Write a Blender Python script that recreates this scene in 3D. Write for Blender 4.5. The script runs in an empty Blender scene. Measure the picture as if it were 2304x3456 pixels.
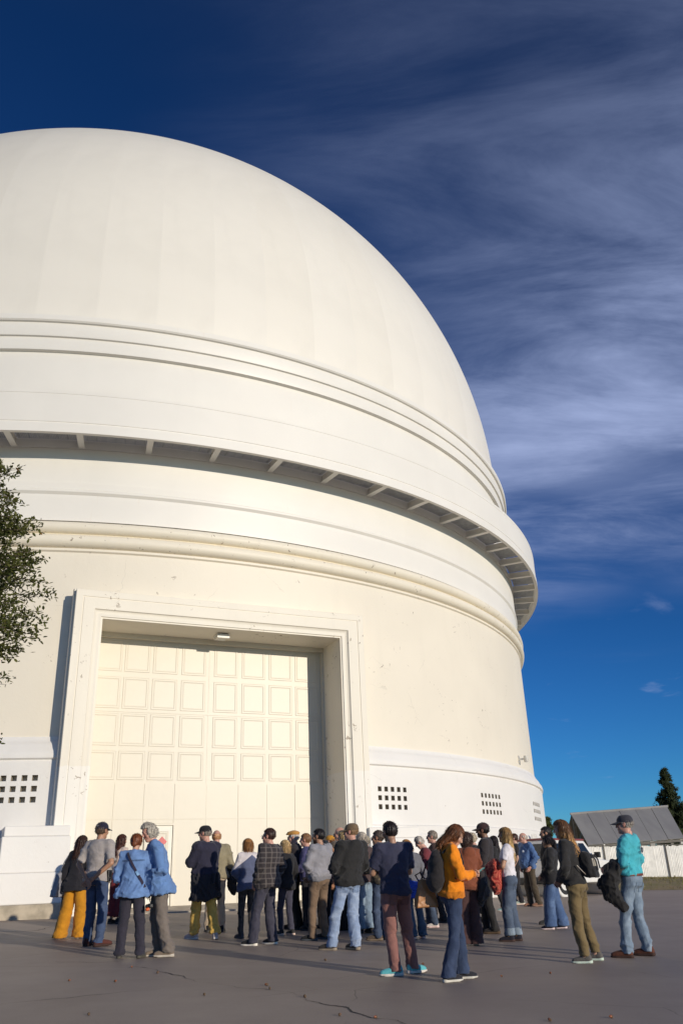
import bpy, bmesh, math, random
import numpy as np
from mathutils import Vector, Matrix

# ------------------------------------------------------------------ camera, sky, sun, exposure
scene = bpy.context.scene
R = math.radians
CAM_H, PITCH, ROLL = 1.263, 0.416212, -0.039227
cam_d = bpy.data.cameras.new('camera'); cam = bpy.data.objects.new('camera', cam_d)
scene.collection.objects.link(cam); scene.camera = cam
cam_d.sensor_fit = 'VERTICAL'; cam_d.sensor_height = 36.0; cam_d.lens = 2791.1/3456*36.0
cam_d.clip_start = 0.1; cam_d.clip_end = 5000
_f = Vector((0, math.cos(PITCH), math.sin(PITCH))); _u = Vector((0, -math.sin(PITCH), math.cos(PITCH))); _r = Vector((1, 0, 0))
_r2 = _r*math.cos(ROLL)+_u*math.sin(ROLL); _u2 = _u*math.cos(ROLL)-_r*math.sin(ROLL)
cam.matrix_world = Matrix(((_r2.x, _u2.x, -_f.x, 0), (_r2.y, _u2.y, -_f.y, 0), (_r2.z, _u2.z, -_f.z, CAM_H), (0, 0, 0, 1)))

SUN_AZ, SUN_EL = R(-45.5), R(11.0)
SUN_STRENGTH, SKY_STRENGTH, EXPOSURE = 3.35, 0.06, 0.0
sun_d = bpy.data.lights.new('sun', 'SUN'); sun = bpy.data.objects.new('sun', sun_d); scene.collection.objects.link(sun)
sun_d.energy = SUN_STRENGTH; sun_d.angle = R(0.5); sun_d.color = (1.0, 0.90, 0.745)
_sd = Vector((math.cos(SUN_AZ)*math.cos(SUN_EL), math.sin(SUN_AZ)*math.cos(SUN_EL), math.sin(SUN_EL)))
sun.rotation_euler = _sd.to_track_quat('Z', 'Y').to_euler(); sun.location = _sd*80

world = bpy.data.worlds.new('World'); scene.world = world; world.use_nodes = True
def build_world():
    nt = world.node_tree; N = nt.nodes; L = nt.links; N.clear()
    out = N.new('ShaderNodeOutputWorld'); bg = N.new('ShaderNodeBackground'); bg.inputs[1].default_value = SKY_STRENGTH
    L.new(bg.outputs[0], out.inputs[0])
    sky = N.new('ShaderNodeTexSky'); sky.sky_type = 'NISHITA'; sky.sun_disc = False
    sky.sun_elevation = SUN_EL; sky.sun_rotation = math.atan2(_sd.x, _sd.y)
    sky.altitude = 1700; sky.air_density = 1.0; sky.dust_density = 0.0; sky.ozone_density = 5.0
    def math_(op, a, b=None, clamp=False):
        m = N.new('ShaderNodeMath'); m.operation = op; m.use_clamp = clamp
        for i, v in enumerate((a, b)):
            if v is None: continue
            if isinstance(v, (int, float)): m.inputs[i].default_value = v
            else: L.new(v, m.inputs[i])
        return m.outputs[0]
    def ramp(v, a, b):
        m = N.new('ShaderNodeMapRange'); m.interpolation_type = 'SMOOTHSTEP'; L.new(v, m.inputs[0])
        m.inputs[1].default_value = a; m.inputs[2].default_value = b; return m.outputs[0]
    tc = N.new('ShaderNodeTexCoord'); sep = N.new('ShaderNodeSeparateXYZ'); L.new(tc.outputs['Generated'], sep.inputs[0])
    x, y, z = sep.outputs
    zz = math_('ADD', math_('MAXIMUM', z, 0.0), 0.10)
    px, py = math_('DIVIDE', x, zz), math_('DIVIDE', y, zz)
    cmb = N.new('ShaderNodeCombineXYZ'); L.new(px, cmb.inputs[0]); L.new(py, cmb.inputs[1])
    def noise(scale, detail, rough, loc, rot, sc, dist=0.0):
        mp = N.new('ShaderNodeMapping'); L.new(cmb.outputs[0], mp.inputs[0])
        mp.inputs[1].default_value = loc; mp.inputs[2].default_value = rot; mp.inputs[3].default_value = sc
        n = N.new('ShaderNodeTexNoise'); L.new(mp.outputs[0], n.inputs['Vector'])
        n.inputs['Scale'].default_value = scale; n.inputs['Detail'].default_value = detail
        n.inputs['Roughness'].default_value = rough; n.inputs['Distortion'].default_value = dist
        return n.outputs['Fac']
    w1 = noise(0.85, 6, 0.55, (2.9, 0.2, 0), (0, 0, R(-24)), (1.0, 1.7, 1), 0.30)
    w2 = noise(2.6, 10, 0.66, (1.3, 4.1, 0), (0, 0, R(-34)), (0.55, 1.8, 1), 0.60)
    wisps = math_('ADD', math_('MULTIPLY', w1, 0.50), math_('MULTIPLY', w2, 0.50))
    broad = noise(0.9, 4, 0.5, (5.1, 3.4, 0), (0, 0, R(-20)), (1.0, 1.5, 1), 0.3)
    # thin high cirrus: thickens towards the east (right), clear low over the horizon
    east = ramp(math_('ADD', px, math_('MULTIPLY', math_('SUBTRACT', broad, 0.5), 1.4)), -0.25, 0.60)
    low = ramp(math_('ADD', z, math_('MULTIPLY', math_('SUBTRACT', broad, 0.5), 0.16)), 0.23, 0.37)
    thin = math_('ADD', 0.14, math_('MULTIPLY', ramp(wisps, 0.36, 0.66), 0.86))
    veil = math_('MULTIPLY', math_('MULTIPLY', thin, east), math_('MULTIPLY', low, math_('SUBTRACT', 1.0, math_('MULTIPLY', ramp(z, 0.62, 0.84), 0.62))))
    streak = noise(1.5, 7, 0.55, (0.4, 7.7, 0), (0, 0, R(12)), (0.7, 1.6, 1), 0.5)
    bank = math_('MULTIPLY', ramp(streak, 0.36, 0.74), math_('MULTIPLY', ramp(z, 0.35, 0.47), math_('SUBTRACT', 1.0, ramp(z, 0.50, 0.62))))
    bank = math_('MULTIPLY', bank, ramp(px, -0.2, 0.4))
    puff = noise(3.4, 6, 0.55, (9.2, 1.3, 0), (0, 0, 0), (1, 1, 1), 0.2)
    puffs = math_('MULTIPLY', ramp(puff, 0.62, 0.80), math_('MULTIPLY', ramp(z, 0.04, 0.10), math_('SUBTRACT', 1.0, ramp(z, 0.22, 0.34))))
    dens = math_('ADD', math_('ADD', math_('MULTIPLY', veil, 0.72), math_('MULTIPLY', bank, 0.50)), math_('MULTIPLY', puffs, 0.35), True)
    hs = N.new('ShaderNodeGamma'); L.new(sky.outputs[0], hs.inputs[0]); hs.inputs[1].default_value = SKY_GAMMA
    mulc = N.new('ShaderNodeMix'); mulc.data_type = 'RGBA'; mulc.blend_type = 'MULTIPLY'; mulc.inputs[0].default_value = 1
    L.new(hs.outputs[0], mulc.inputs[6]); mulc.inputs[7].default_value = SKY_TINT
    mix = N.new('ShaderNodeMix'); mix.data_type = 'RGBA'; L.new(dens, mix.inputs[0])
    L.new(mulc.outputs[2], mix.inputs[6]); mix.inputs[7].default_value = CLOUD_COL
    L.new(mix.outputs[2], bg.inputs[0])
SKY_GAMMA, SKY_TINT, CLOUD_COL = 1.40, (0.56, 0.90, 0.96, 1), (6.0, 7.3, 11.6, 1)
build_world()
vs = scene.view_settings
vs.view_transform = 'Standard'; vs.look = 'None'; vs.exposure = EXPOSURE; vs.gamma = 1; vs.use_curve_mapping = False
scene.render.engine = 'CYCLES'
scene.cycles.max_bounces = 8; scene.cycles.diffuse_bounces = 6

# ------------------------------------------------------------------ helpers
COL = scene.collection
def setp(o, label=None, cat=None, group=None, kind=None):
    for k, v in (('label', label), ('category', cat), ('group', group), ('kind', kind)):
        if v: o[k] = v
    return o
def link(name, data, parent=None, mats=None, loc=None):
    o = bpy.data.objects.new(name, data); COL.objects.link(o)
    if parent: o.parent = parent
    if mats is not None and data is not None:
        for m in (mats if isinstance(mats, (list, tuple)) else [mats]): data.materials.append(m)
    if loc is not None: o.location = loc
    return o
def empty(name, loc=(0, 0, 0), rz=0.0):
    o = bpy.data.objects.new(name, None); COL.objects.link(o); o.location = loc; o.rotation_euler = (0, 0, rz)
    o.empty_display_size = 0.2
    return o
def mk(name, v, f, smooth=None, mi=None):
    me = bpy.data.meshes.new(name); me.from_pydata([tuple(map(float, q)) for q in v], [], [tuple(int(i) for i in q) for q in f])
    if mi is not None: me.polygons.foreach_set('material_index', mi)
    me.validate(); me.update()
    if smooth is not None:
        me.polygons.foreach_set('use_smooth', [True]*len(me.polygons))
        if smooth < 179: me.set_sharp_from_angle(angle=R(smooth))
    return me
def mk_np(name, V, Q, smooth=True):
    """fast mesh from numpy arrays: V (n,3), Q (m,4) or (m,3)"""
    me = bpy.data.meshes.new(name); n = len(V); m = len(Q); k = Q.shape[1]
    me.vertices.add(n); me.vertices.foreach_set('co', np.ascontiguousarray(V, np.float32).ravel())
    me.loops.add(m*k); me.loops.foreach_set('vertex_index', np.ascontiguousarray(Q, np.int32).ravel())
    me.polygons.add(m); me.polygons.foreach_set('loop_start', np.arange(0, m*k, k, dtype=np.int32))
    me.polygons.foreach_set('use_smooth', np.full(m, smooth)); me.update(calc_edges=True); me.validate()
    return me
class MB:
    """collects simple solids into one mesh"""
    def __init__(s): s.v = []; s.f = []; s.m = []; s.mi = 0
    def add(s, v, f):
        b = len(s.v); s.v += [tuple(q) for q in v]; s.f += [tuple(i+b for i in q) for q in f]; s.m += [s.mi]*len(f); return s
    def box(s, x0, x1, y0, y1, z0, z1, M=None):
        v = [Vector(q) for q in ((x0,y0,z0),(x1,y0,z0),(x1,y1,z0),(x0,y1,z0),(x0,y0,z1),(x1,y0,z1),(x1,y1,z1),(x0,y1,z1))]
        if M is not None: v = [M @ q for q in v]
        return s.add(v, [(0,3,2,1),(4,5,6,7),(0,1,5,4),(1,2,6,5),(2,3,7,6),(3,0,4,7)])
    def tube(s, pts, rad, n=8, cap=True):
        pts = [Vector(q) for q in pts]; rad = rad if isinstance(rad, (list, tuple)) else [rad]*len(pts); v = []; f = []
        up = None
        for i, q in enumerate(pts):
            t = (pts[min(i+1, len(pts)-1)]-pts[max(i-1, 0)]).normalized()
            if up is None: up = t.orthogonal().normalized()
            a = (up-t*up.dot(t))
            a = a.normalized() if a.length > 1e-6 else t.orthogonal().normalized()
            up = a; b = t.cross(a)
            v += [q+(a*math.cos(2*math.pi*k/n)+b*math.sin(2*math.pi*k/n))*rad[i] for k in range(n)]
        for i in range(len(pts)-1):
            f += [(i*n+k, i*n+(k+1) % n, (i+1)*n+(k+1) % n, (i+1)*n+k) for k in range(n)]
        if cap: f += [tuple(reversed(range(n))), tuple((len(pts)-1)*n+k for k in range(n))]
        return s.add(v, f)
    def lathe(s, prof, n=16, M=None):
        v = []; f = []
        for r, z in prof: v += [Vector((r*math.cos(2*math.pi*k/n), r*math.sin(2*math.pi*k/n), z)) for k in range(n)]
        if M is not None: v = [M @ q for q in v]
        for i in range(len(prof)-1): f += [(i*n+k, i*n+(k+1) % n, (i+1)*n+(k+1) % n, (i+1)*n+k) for k in range(n)]
        return s.add(v, f)
    def build(s, name, mat, parent=None, smooth=None, loc=None):
        return link(name, mk(name, s.v, s.f, smooth, s.m if any(s.m) else None), parent, mat, loc)

# ------------------------------------------------------------------ materials
def new_mat(name):
    m = bpy.data.materials.new(name); m.use_nodes = True; nt = m.node_tree
    return m, nt, nt.nodes['Principled BSDF']
class NB:
    def __init__(s, nt): s.nt = nt; s.N = nt.nodes; s.L = nt.links
    def coord(s, which='Object', scale=(1, 1, 1), loc=(0, 0, 0), rot=(0, 0, 0)):
        t = s.N.new('ShaderNodeTexCoord'); m = s.N.new('ShaderNodeMapping'); s.L.new(t.outputs[which], m.inputs[0])
        m.inputs[1].default_value = loc; m.inputs[2].default_value = rot; m.inputs[3].default_value = scale; return m.outputs[0]
    def noise(s, vec, scale, detail=4, rough=0.5, dist=0.0):
        n = s.N.new('ShaderNodeTexNoise'); s.L.new(vec, n.inputs['Vector']); n.inputs['Scale'].default_value = scale
        n.inputs['Detail'].default_value = detail; n.inputs['Roughness'].default_value = rough; n.inputs['Distortion'].default_value = dist
        return n.outputs['Fac']
    def range(s, v, a, b, c=0.0, d=1.0, smooth=True):
        m = s.N.new('ShaderNodeMapRange'); m.interpolation_type = 'SMOOTHSTEP' if smooth else 'LINEAR'; s.L.new(v, m.inputs[0])
        for i, q in enumerate((a, b, c, d)): m.inputs[i+1].default_value = q
        return m.outputs[0]
    def math(s, op, a, b=None, clamp=False):
        m = s.N.new('ShaderNodeMath'); m.operation = op; m.use_clamp = clamp
        for i, v in enumerate((a, b)):
            if v is None: continue
            if isinstance(v, (int, float)): m.inputs[i].default_value = v
            else: s.L.new(v, m.inputs[i])
        return m.outputs[0]
    def mix(s, fac, a, b, mode='MIX'):
        m = s.N.new('ShaderNodeMix'); m.data_type = 'RGBA'; m.blend_type = mode
        if isinstance(fac, (int, float)): m.inputs[0].default_value = fac
        else: s.L.new(fac, m.inputs[0])
        for i, v in ((6, a), (7, b)):
            if isinstance(v, tuple): m.inputs[i].default_value = v if len(v) == 4 else (*v, 1)
            else: s.L.new(v, m.inputs[i])
        return m.outputs[2]
    def bump(s, h, strength, dist=0.02, prev=None):
        b = s.N.new('ShaderNodeBump'); b.inputs['Strength'].default_value = strength; b.inputs['Distance'].default_value = dist
        s.L.new(h, b.inputs['Height'])
        if prev is not None: s.L.new(prev, b.inputs['Normal'])
        return b.outputs[0]
    def sep(s, v):
        n = s.N.new('ShaderNodeSeparateXYZ'); s.L.new(v, n.inputs[0]); return n.outputs
def sc(c, k): return tuple(max(0.0, min(1.0, q*k)) for q in c)
_mats = {}
def plain(name, col, rough=0.6, metal=0.0, var=0.12, nscale=6.0, bump=0.0, bscale=60.0, bdist=0.005):
    key = ('plain', name)
    if key in _mats: return _mats[key]
    m, nt, p = new_mat(name); b = NB(nt); c = b.coord()
    n = b.noise(c, nscale, 5, 0.6)
    nt.links.new(b.mix(b.range(n, 0.3, 0.7), sc(col, 1-var), sc(col, 1+var)), p.inputs['Base Color'])
    p.inputs['Roughness'].default_value = rough; p.inputs['Metallic'].default_value = metal
    if bump: nt.links.new(b.bump(b.noise(c, bscale, 4, 0.6), bump, bdist), p.inputs['Normal'])
    _mats[key] = m; return m
def gz(x, y): return -0.02625*max(-26, min(30, x))+0.02*max(-30, min(46, y))
# ------------------------------------------------------------------ building materials
def wall_paint(name, col, chip=0.0, chipcol=(0.36, 0.30, 0.23), stain=0.05, rough=0.55, bumpk=0.35, low=None, rust=0.0, bscale=14.0):
    m, nt, p = new_mat(name); b = NB(nt); c = b.coord()
    n1 = b.noise(c, 0.35, 5, 0.55, 0.2); n2 = b.noise(b.coord(scale=(1, 1, 0.14)), 1.6, 5, 0.6)
    base = b.mix(b.range(n1, 0.3, 0.7), sc(col, 0.965), sc(col, 1.02))
    if low is not None:   # a lower coat in another white, with a ragged brushed edge
        z = b.sep(b.coord())[2]
        edge = b.math('ADD', z, b.math('MULTIPLY', b.noise(c, 5.0, 4, 0.6), 0.16))
        base = b.mix(b.range(edge, low[0], low[0]+0.03), low[1], base)
    base = b.mix(b.math('MULTIPLY', b.range(n2, 0.48, 0.78), stain*4, True), base, sc(col, 0.86))
    if rust:
        rr = b.math('MULTIPLY', b.range(b.noise(b.coord(scale=(1, 1, 0.12)), 3.2, 4, 0.6), 0.66, 0.8), rust)
        base = b.mix(rr, base, (0.55, 0.33, 0.13))
    h = b.noise(c, bscale, 6, 0.65)
    if chip:
        big = b.noise(c, 0.9, 3, 0.5); small = b.noise(c, 6.5, 5, 0.62, 0.4)
        ch = b.math('MULTIPLY', b.range(small, 0.665-0.06*chip, 0.675-0.06*chip), b.range(big, 0.50, 0.60))
        base = b.mix(ch, base, chipcol)
        cr = nt.nodes.new('ShaderNodeTexVoronoi'); cr.feature = 'DISTANCE_TO_EDGE'; cr.inputs['Scale'].default_value = 0.55
        dd = nt.nodes.new('ShaderNodeMix'); dd.data_type = 'RGBA'; dd.inputs[0].default_value = 0.35
        nz = nt.nodes.new('ShaderNodeTexNoise'); nz.inputs['Scale'].default_value = 1.7; nz.inputs['Detail'].default_value = 6
        nt.links.new(c, nz.inputs['Vector']); nt.links.new(c, dd.inputs[6]); nt.links.new(nz.outputs['Color'], dd.inputs[7])
        nt.links.new(dd.outputs[2], cr.inputs['Vector'])
        crk = b.math('MULTIPLY', b.math('SUBTRACT', 1.0, b.range(cr.outputs['Distance'], 0.0, 0.006)), b.range(big, 0.5, 0.62))
        base = b.mix(b.math('MULTIPLY', crk, 0.28), base, sc(col, 0.55))
        h = b.math('SUBTRACT', h, b.math('MULTIPLY', ch, 0.8))
    nt.links.new(base, p.inputs['Base Color']); p.inputs['Roughness'].default_value = rough
    bn = b.bump(b.noise(c, 1.1, 4, 0.6), bumpk*0.5, 0.05)
    nt.links.new(b.bump(h, bumpk, 0.008, bn), p.inputs['Normal'])
    return m
CREAM, WHITE = (0.79, 0.725, 0.60), (0.80, 0.765, 0.70)
M_WALL = wall_paint('cream stucco', CREAM, chip=0.05, low=(4.86, (0.80, 0.76, 0.68)))
M_FRAME = wall_paint('frame paint', (0.79, 0.735, 0.62), chip=0.7, low=(4.25, (0.80, 0.765, 0.69)), stain=0.08)
M_PLINTH = wall_paint('plinth white', (0.79, 0.765, 0.72), chip=-0.5, bumpk=0.4)
M_TORUS = wall_paint('moulding paint', (0.80, 0.735, 0.60), chip=0.45, stain=0.10, rust=0.12)
M_STEEL = wall_paint('white steel', (0.80, 0.77, 0.705), bumpk=0.08, stain=0.03, rough=0.45, rust=0.10)
M_DOME = wall_paint('dome white', (0.805, 0.765, 0.68), bumpk=0.10, stain=0.05, rough=0.42, bscale=3.0)
M_DOME2 = wall_paint('dome white warm', (0.797, 0.755, 0.667), bumpk=0.10, stain=0.06, rough=0.42, bscale=3.0)
M_DOOR = wall_paint('door cream', (0.66, 0.605, 0.49), bumpk=0.12, stain=0.05, rough=0.42, rust=0.12, bscale=6.0)
M_GREY = wall_paint('gallery grey', (0.76, 0.74, 0.68), bumpk=0.1, stain=0.08, rust=0.2)
M_GRATE = plain('galvanised grating', (0.50, 0.50, 0.49), 0.6, 0.2)
M_VENT = plain('vent recess', (0.40, 0.35, 0.27), 0.85, var=0.3, nscale=9)
M_DARK = plain('dark gap', (0.03, 0.028, 0.025), 0.9)
M_CONC = plain('weathered concrete', (0.42, 0.36, 0.27), 0.9, var=0.22, nscale=3.0, bump=0.4, bscale=40)

# ------------------------------------------------------------------ observatory
CX, CY = -12.44, 43.40
obs = empty('observatory', (CX, CY, 0))
setp(obs, 'huge white domed observatory with a ring gallery and a tall panelled door', 'observatory')
TH = R(-65.2); DN = Vector((math.cos(TH), math.sin(TH), 0)); DT = Vector((-DN.y, DN.x, 0))   # door normal / rightwards
def dp(w, n, z): return DT*w+DN*n+Vector((0, 0, z))          # door-plane coordinates -> building-local
DOORM = Matrix(((DT.x, DN.x, 0, 0), (DT.y, DN.y, 0, 0), (0, 0, 1, 0), (0, 0, 0, 1)))
def rev(mb, prof, a0, a1, n):
    v = []; f = []; k = len(prof)
    for i in range(n+1):
        a = a0+(a1-a0)*i/n; ca, sa = math.cos(a), math.sin(a); v += [(r*ca, r*sa, z) for r, z in prof]
    for i in range(n):
        f += [(i*k+j, (i+1)*k+j, (i+1)*k+j+1, i*k+j+1) for j in range(k-1)]
    mb.add(v, f); return mb
def ring(name, prof, mat, a0=-math.pi, a1=math.pi, n=320, sharp=28, parent=None):
    return rev(MB(), prof, a0, a1, n).build(name, mat, parent or obs, sharp)
WI, WO, ZI, ZO, DF, DEPTH = 3.68, 4.47, 8.24, 9.03, 21.30, 1.60
AD = math.asin(4.25/21.1)
# drum wall with the door opening left out
mb = MB()
wp = [(21.10, -0.6)]+[(21.10, z) for z in (2, 4.9, 7, 8.9)]
rev(mb, wp, TH+AD, TH-AD+2*math.pi, 300)
rev(mb, [(21.10, 8.9), (21.10, 10.36), (21.16, 10.40), (21.16, 10.47), (21.12, 10.49)], -math.pi, math.pi, 320)
mb.build('drum_wall', M_WALL, obs, 30)
def bead(zc, rr, r0, n=8): return [(r0+rr*math.cos(math.pi/2-math.pi*i/n)*1.0, zc+rr*math.sin(math.pi/2-math.pi*i/n)) for i in range(n+1)][::-1]
ring('roll_moulding', [(21.1, 10.485)]+bead(10.70, 0.20, 21.13)+bead(11.12, 0.185, 21.15)+[(21.10, 11.325)], M_TORUS)
ring('joint_gap', [(21.0, 11.30), (21.0, 11.42)], M_DARK)
ring('upper_band', [(21.03, 11.36), (21.13, 11.362), (21.13, 12.22), (21.20, 12.30), (21.20, 12.36), (21.17, 12.40), (21.17, 12.62), (21.15, 12.63), (21.15, 14.06)], M_STEEL)
# plinth with vent openings
G = []
def vent_group(az0, ncol, zs, pitch=0.262, s=0.145):
    return [(az0+R(math.degrees(pitch/21.35))*i, z, s) for i in range(ncol) for z in zs]
vents = vent_group(R(-51.55), 5, (3.72, 3.46, 3.20))+vent_group(R(-37.5), 6, (3.72, 3.45, 3.18))+vent_group(R(-23.2), 6, (3.70, 3.43, 3.14))+vent_group(R(-82.25), 6, (3.94, 3.67, 3.40))
PL = 21.35
azs = set(); zset = {2.68, 4.36}
for a, z, s in vents:
    h = s/2/PL; azs |= {round(a-h, 6), round(a+h, 6)}; zset |= {round(z-s/2, 4), round(z+s/2, 4)}
lo, hi = TH+AD-2*math.pi, TH-AD
u = [lo+(hi-lo)*i/260 for i in range(261)]
b0, b1 = TH+AD, TH-AD+2*math.pi
u = [b0+(b1-b0)*i/280 for i in range(281)]
az_all = sorted([a for a in u if all(abs(a-q) > 0.004 and abs(a-2*math.pi-q) > 0.004 for q in azs)]+[a if a > b0 else a+2*math.pi for a in azs])
z_all = sorted(zset)
holes = [((a if a > b0 else a+2*math.pi), z, s) for a, z, s in vents]
mb = MB(); v = []; f = []; k = len(z_all)
for a in az_all: v += [(PL*math.cos(a), PL*math.sin(a), z) for z in z_all]
for i in range(len(az_all)-1):
    am = (az_all[i]+az_all[i+1])/2; near = [q for q in holes if abs(q[0]-am) < q[2]/2/PL]
    for j in range(k-1):
        zm = (z_all[j]+z_all[j+1])/2
        if any(abs(q[1]-zm) < q[2]/2 for q in near): continue
        f.append((i*k+j, (i+1)*k+j, (i+1)*k+j+1, i*k+j+1))
mb.add(v, f); plinth = mb.build('plinth', M_PLINTH, obs, 40)
pm = [(PL, 4.36), (PL-0.02, 4.40), (PL+0.05, 4.44), (PL+0.055, 4.52), (PL+0.03, 4.62), (PL-0.03, 4.70), (PL-0.06, 4.78), (PL-0.12, 4.86), (PL-0.18, 4.90), (PL-0.21, 5.02), (PL-0.25, 5.03)]
ring('plinth_moulding', pm, M_PLINTH, b0, b1, 280, 50, plinth)
rec = MB(); s = 0.145/2; d = 0.30
rec.add([(0.0, -s, -s), (0.0, s, -s), (0.0, s, s), (0.0, -s, s), (-d, -s, -s), (-d, s, -s), (-d, s, s), (-d, -s, s)],
        [(0, 1, 5, 4), (1, 2, 6, 5), (2, 3, 7, 6), (3, 0, 4, 7), (4, 5, 6, 7)])
rm = mk('vent_opening', rec.v, rec.f); rm.materials.append(M_VENT)
for a, z, s_ in vents:
    o = link('vent_opening', rm, plinth); o.location = ((PL*math.cos(s/PL)-0.0005)*math.cos(a), (PL*math.cos(s/PL)-0.0005)*math.sin(a), z); o.rotation_euler = (0, 0, a)
ring('base_course', [(21.46, -0.8), (21.46, 0.9), (21.43, 1.7), (21.43, 2.40), (21.40, 2.45), (21.40, 2.66), (21.34, 2.70)], M_PLINTH, b0, b1, 280)
# pedestal blocks flanking the door
def block(w0, w1, tiers, n_in):
    out = []
    for z0, z1, e, nf, mat, nm in tiers:
        q = MB(); q.box(w0-e[0], w1+e[1], n_in, nf, z0, z1, DOORM); out.append(q.build(nm, mat, obs))
    for o in out:
        bv = o.modifiers.new('edge', 'BEVEL'); bv.width = 0.025; bv.segments = 2
block(-5.55, -4.12, [(-0.4, 0.95, (0.55, 0.12), 21.95, M_CONC, 'foundation_kerb'), (0.95, 1.64, (0.30, 0.04), 21.88, M_PLINTH, 'pedestal_block'), (1.64, 2.46, (0.14, 0.03), 21.84, M_PLINTH, 'pedestal_block'), (2.46, 2.70, (0.10, 0.0), 21.80, M_PLINTH, 'pedestal_cap')], 20.3)
block(4.30, 5.95, [(-0.4, 0.70, (0, 0.16), 21.52, M_CONC, 'foundation_kerb'), (0.70, 2.28, (0, 0.06), 21.46, M_PLINTH, 'pedestal_block'), (2.28, 2.58, (0, 0.0), 21.42, M_PLINTH, 'pedestal_cap')], 20.2)
# moulded door surround: one profile swept round the opening
prof = [(0, -DEPTH), (0, -0.10), (0.05, -0.10), (0.05, -0.065), (0.09, -0.06), (0.15, -0.075), (0.20, -0.065), (0.235, -0.04), (0.25, -0.005), (0.27, 0.0), (0.56, 0.0), (0.565, -0.018), (0.59, -0.018), (0.595, 0.0),
        (0.78, 0.0), (0.79, -0.01), (0.79, -0.20), (0.83, -0.20), (0.845, -0.24), (0.845, -0.36), (0.80, -0.40), (0.80, -1.10)]
v = []; f = []
for u_, d_ in prof:
    n_ = DF+d_; v += [dp(-(WI+u_), n_, 0.3), dp(-(WI+u_), n_, ZI+u_), dp(WI+u_, n_, ZI+u_), dp(WI+u_, n_, 0.3)]
for i in range(len(prof)-1):
    f += [(i*4+j, (i+1)*4+j, (i+1)*4+j+1, i*4+j+1) for j in range(3)]
surround = MB().add(v, f).build('door_surround', M_FRAME, obs, 30)
# the door: frame sheet, raised panels, flat plates, wicket door
ND = DF-DEPTH
door = MB().box(-3.72, 3.72, ND-0.25, ND, 0.55, ZI+0.05, DOORM).build('door', M_DOOR, obs)
cols = [(-3.55, -2.83), (-2.70, -2.00), (-1.85, -1.15), (-0.97, -0.27), (0.05, 0.75), (0.95, 1.66), (1.85, 2.57), (2.74, 3.46)]
rows = [(7.14, 8.02), (6.05, 6.93), (4.99, 5.86), (4.05, 4.80)]
def panel_mesh(w, h):
    q = MB()
    def loop(e, n): return [(-w/2+e, -n, -h/2+e), (w/2-e, -n, -h/2+e), (w/2-e, -n, h/2-e), (-w/2+e, -n, h/2-e)]
    L_ = [loop(0, 0.0), loop(0.016, 0.009), loop(0.055, 0.009), loop(0.075, 0.003), loop(0.085, 0.005), loop(0.10, 0.005)]
    vv = sum(L_, []); ff = []
    for i in range(len(L_)-1): ff += [(i*4+j, i*4+(j+1) % 4, (i+1)*4+(j+1) % 4, (i+1)*4+j) for j in range(4)]
    ff.append(tuple(20+j for j in range(4))); q.add(vv, ff)
    me = mk('door_panel', q.v, q.f); me.materials.append(M_DOOR); return me
for z0, z1 in rows:
    for w0, w1 in cols:
        o = link('door_panel', panel_mesh(w1-w0+0.06, z1-z0+0.05), door); o.location = dp((w0+w1)/2, ND+0.001, (z0+z1)/2)
        o.rotation_euler = (0, 0, math.atan2(DT.y, DT.x))
rng = random.Random(4)
for k_, (w0, w1) in enumerate([(-3.66, -2.78), (-2.77, -1.94), (-1.93, -1.07), (-1.06, -0.13), (-0.12, 0.84), (0.85, 1.74), (1.75, 2.64), (2.65, 3.64)]):
    for z0, z1 in ((0.72, 2.955), (2.965, 3.93)):
        if z0 < 1 and k_ in (2, 1): z0 = 2.86 if k_ == 2 else z0
        q = MB().box(w0+0.004, w1-0.004, ND, ND+0.010+rng.random()*0.006, z0, z1, DOORM); q.build('door_plate', M_DOOR, door)
q = MB(); q.box(-3.70, 3.70, ND, ND+0.012, 5.93, 5.99, DOORM); q.build('door_rail', M_DOOR, door)
q = MB(); q.box(-0.135, -0.105, ND, ND+0.006, 0.72, ZI, DOORM); q.build('meeting_stile', M_DOOR, door)
q = MB(); q.box(-3.70, 3.70, ND, ND+0.16, 8.10, ZI+0.02, DOORM); q.box(3.60, 3.70, ND, ND+0.12, 0.6, 8.10, DOORM); q.build('door_track', M_DOOR, door)
# wicket door
q = MB(); q.box(-1.86, -1.80, ND, ND+0.06, 0.72, 2.84, DOORM); q.box(-1.06, -1.0, ND, ND+0.06, 0.72, 2.84, DOORM); q.box(-1.86, -1.0, ND, ND+0.062, 2.80, 2.85, DOORM)
wk = q.build('wicket_frame', M_DOOR, door)
q = MB().box(-1.79, -1.07, ND, ND+0.02, 0.74, 2.79, DOORM); wd = q.build('wicket_door', wall_paint('wicket white', (0.84, 0.80, 0.70), bumpk=0.05), door)
for zz in ((0.9, 1.7), (1.85, 2.65)):
    o = link('door_panel', panel_mesh(0.5, zz[1]-zz[0]), door); o.location = dp(-1.43, ND+0.021, sum(zz)/2); o.rotation_euler = (0, 0, math.atan2(DT.y, DT.x))
q = MB(); M_ = DOORM @ Matrix.Translation((-1.36, ND+0.03, 2.37)) @ Matrix.Rotation(R(45), 4, 'Y'); q.box(-0.10, 0.10, 0, 0.006, -0.10, 0.10, M_)
q.build('hazard_diamond', plain('red sign', (0.55, 0.04, 0.05), 0.4), door)
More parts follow.
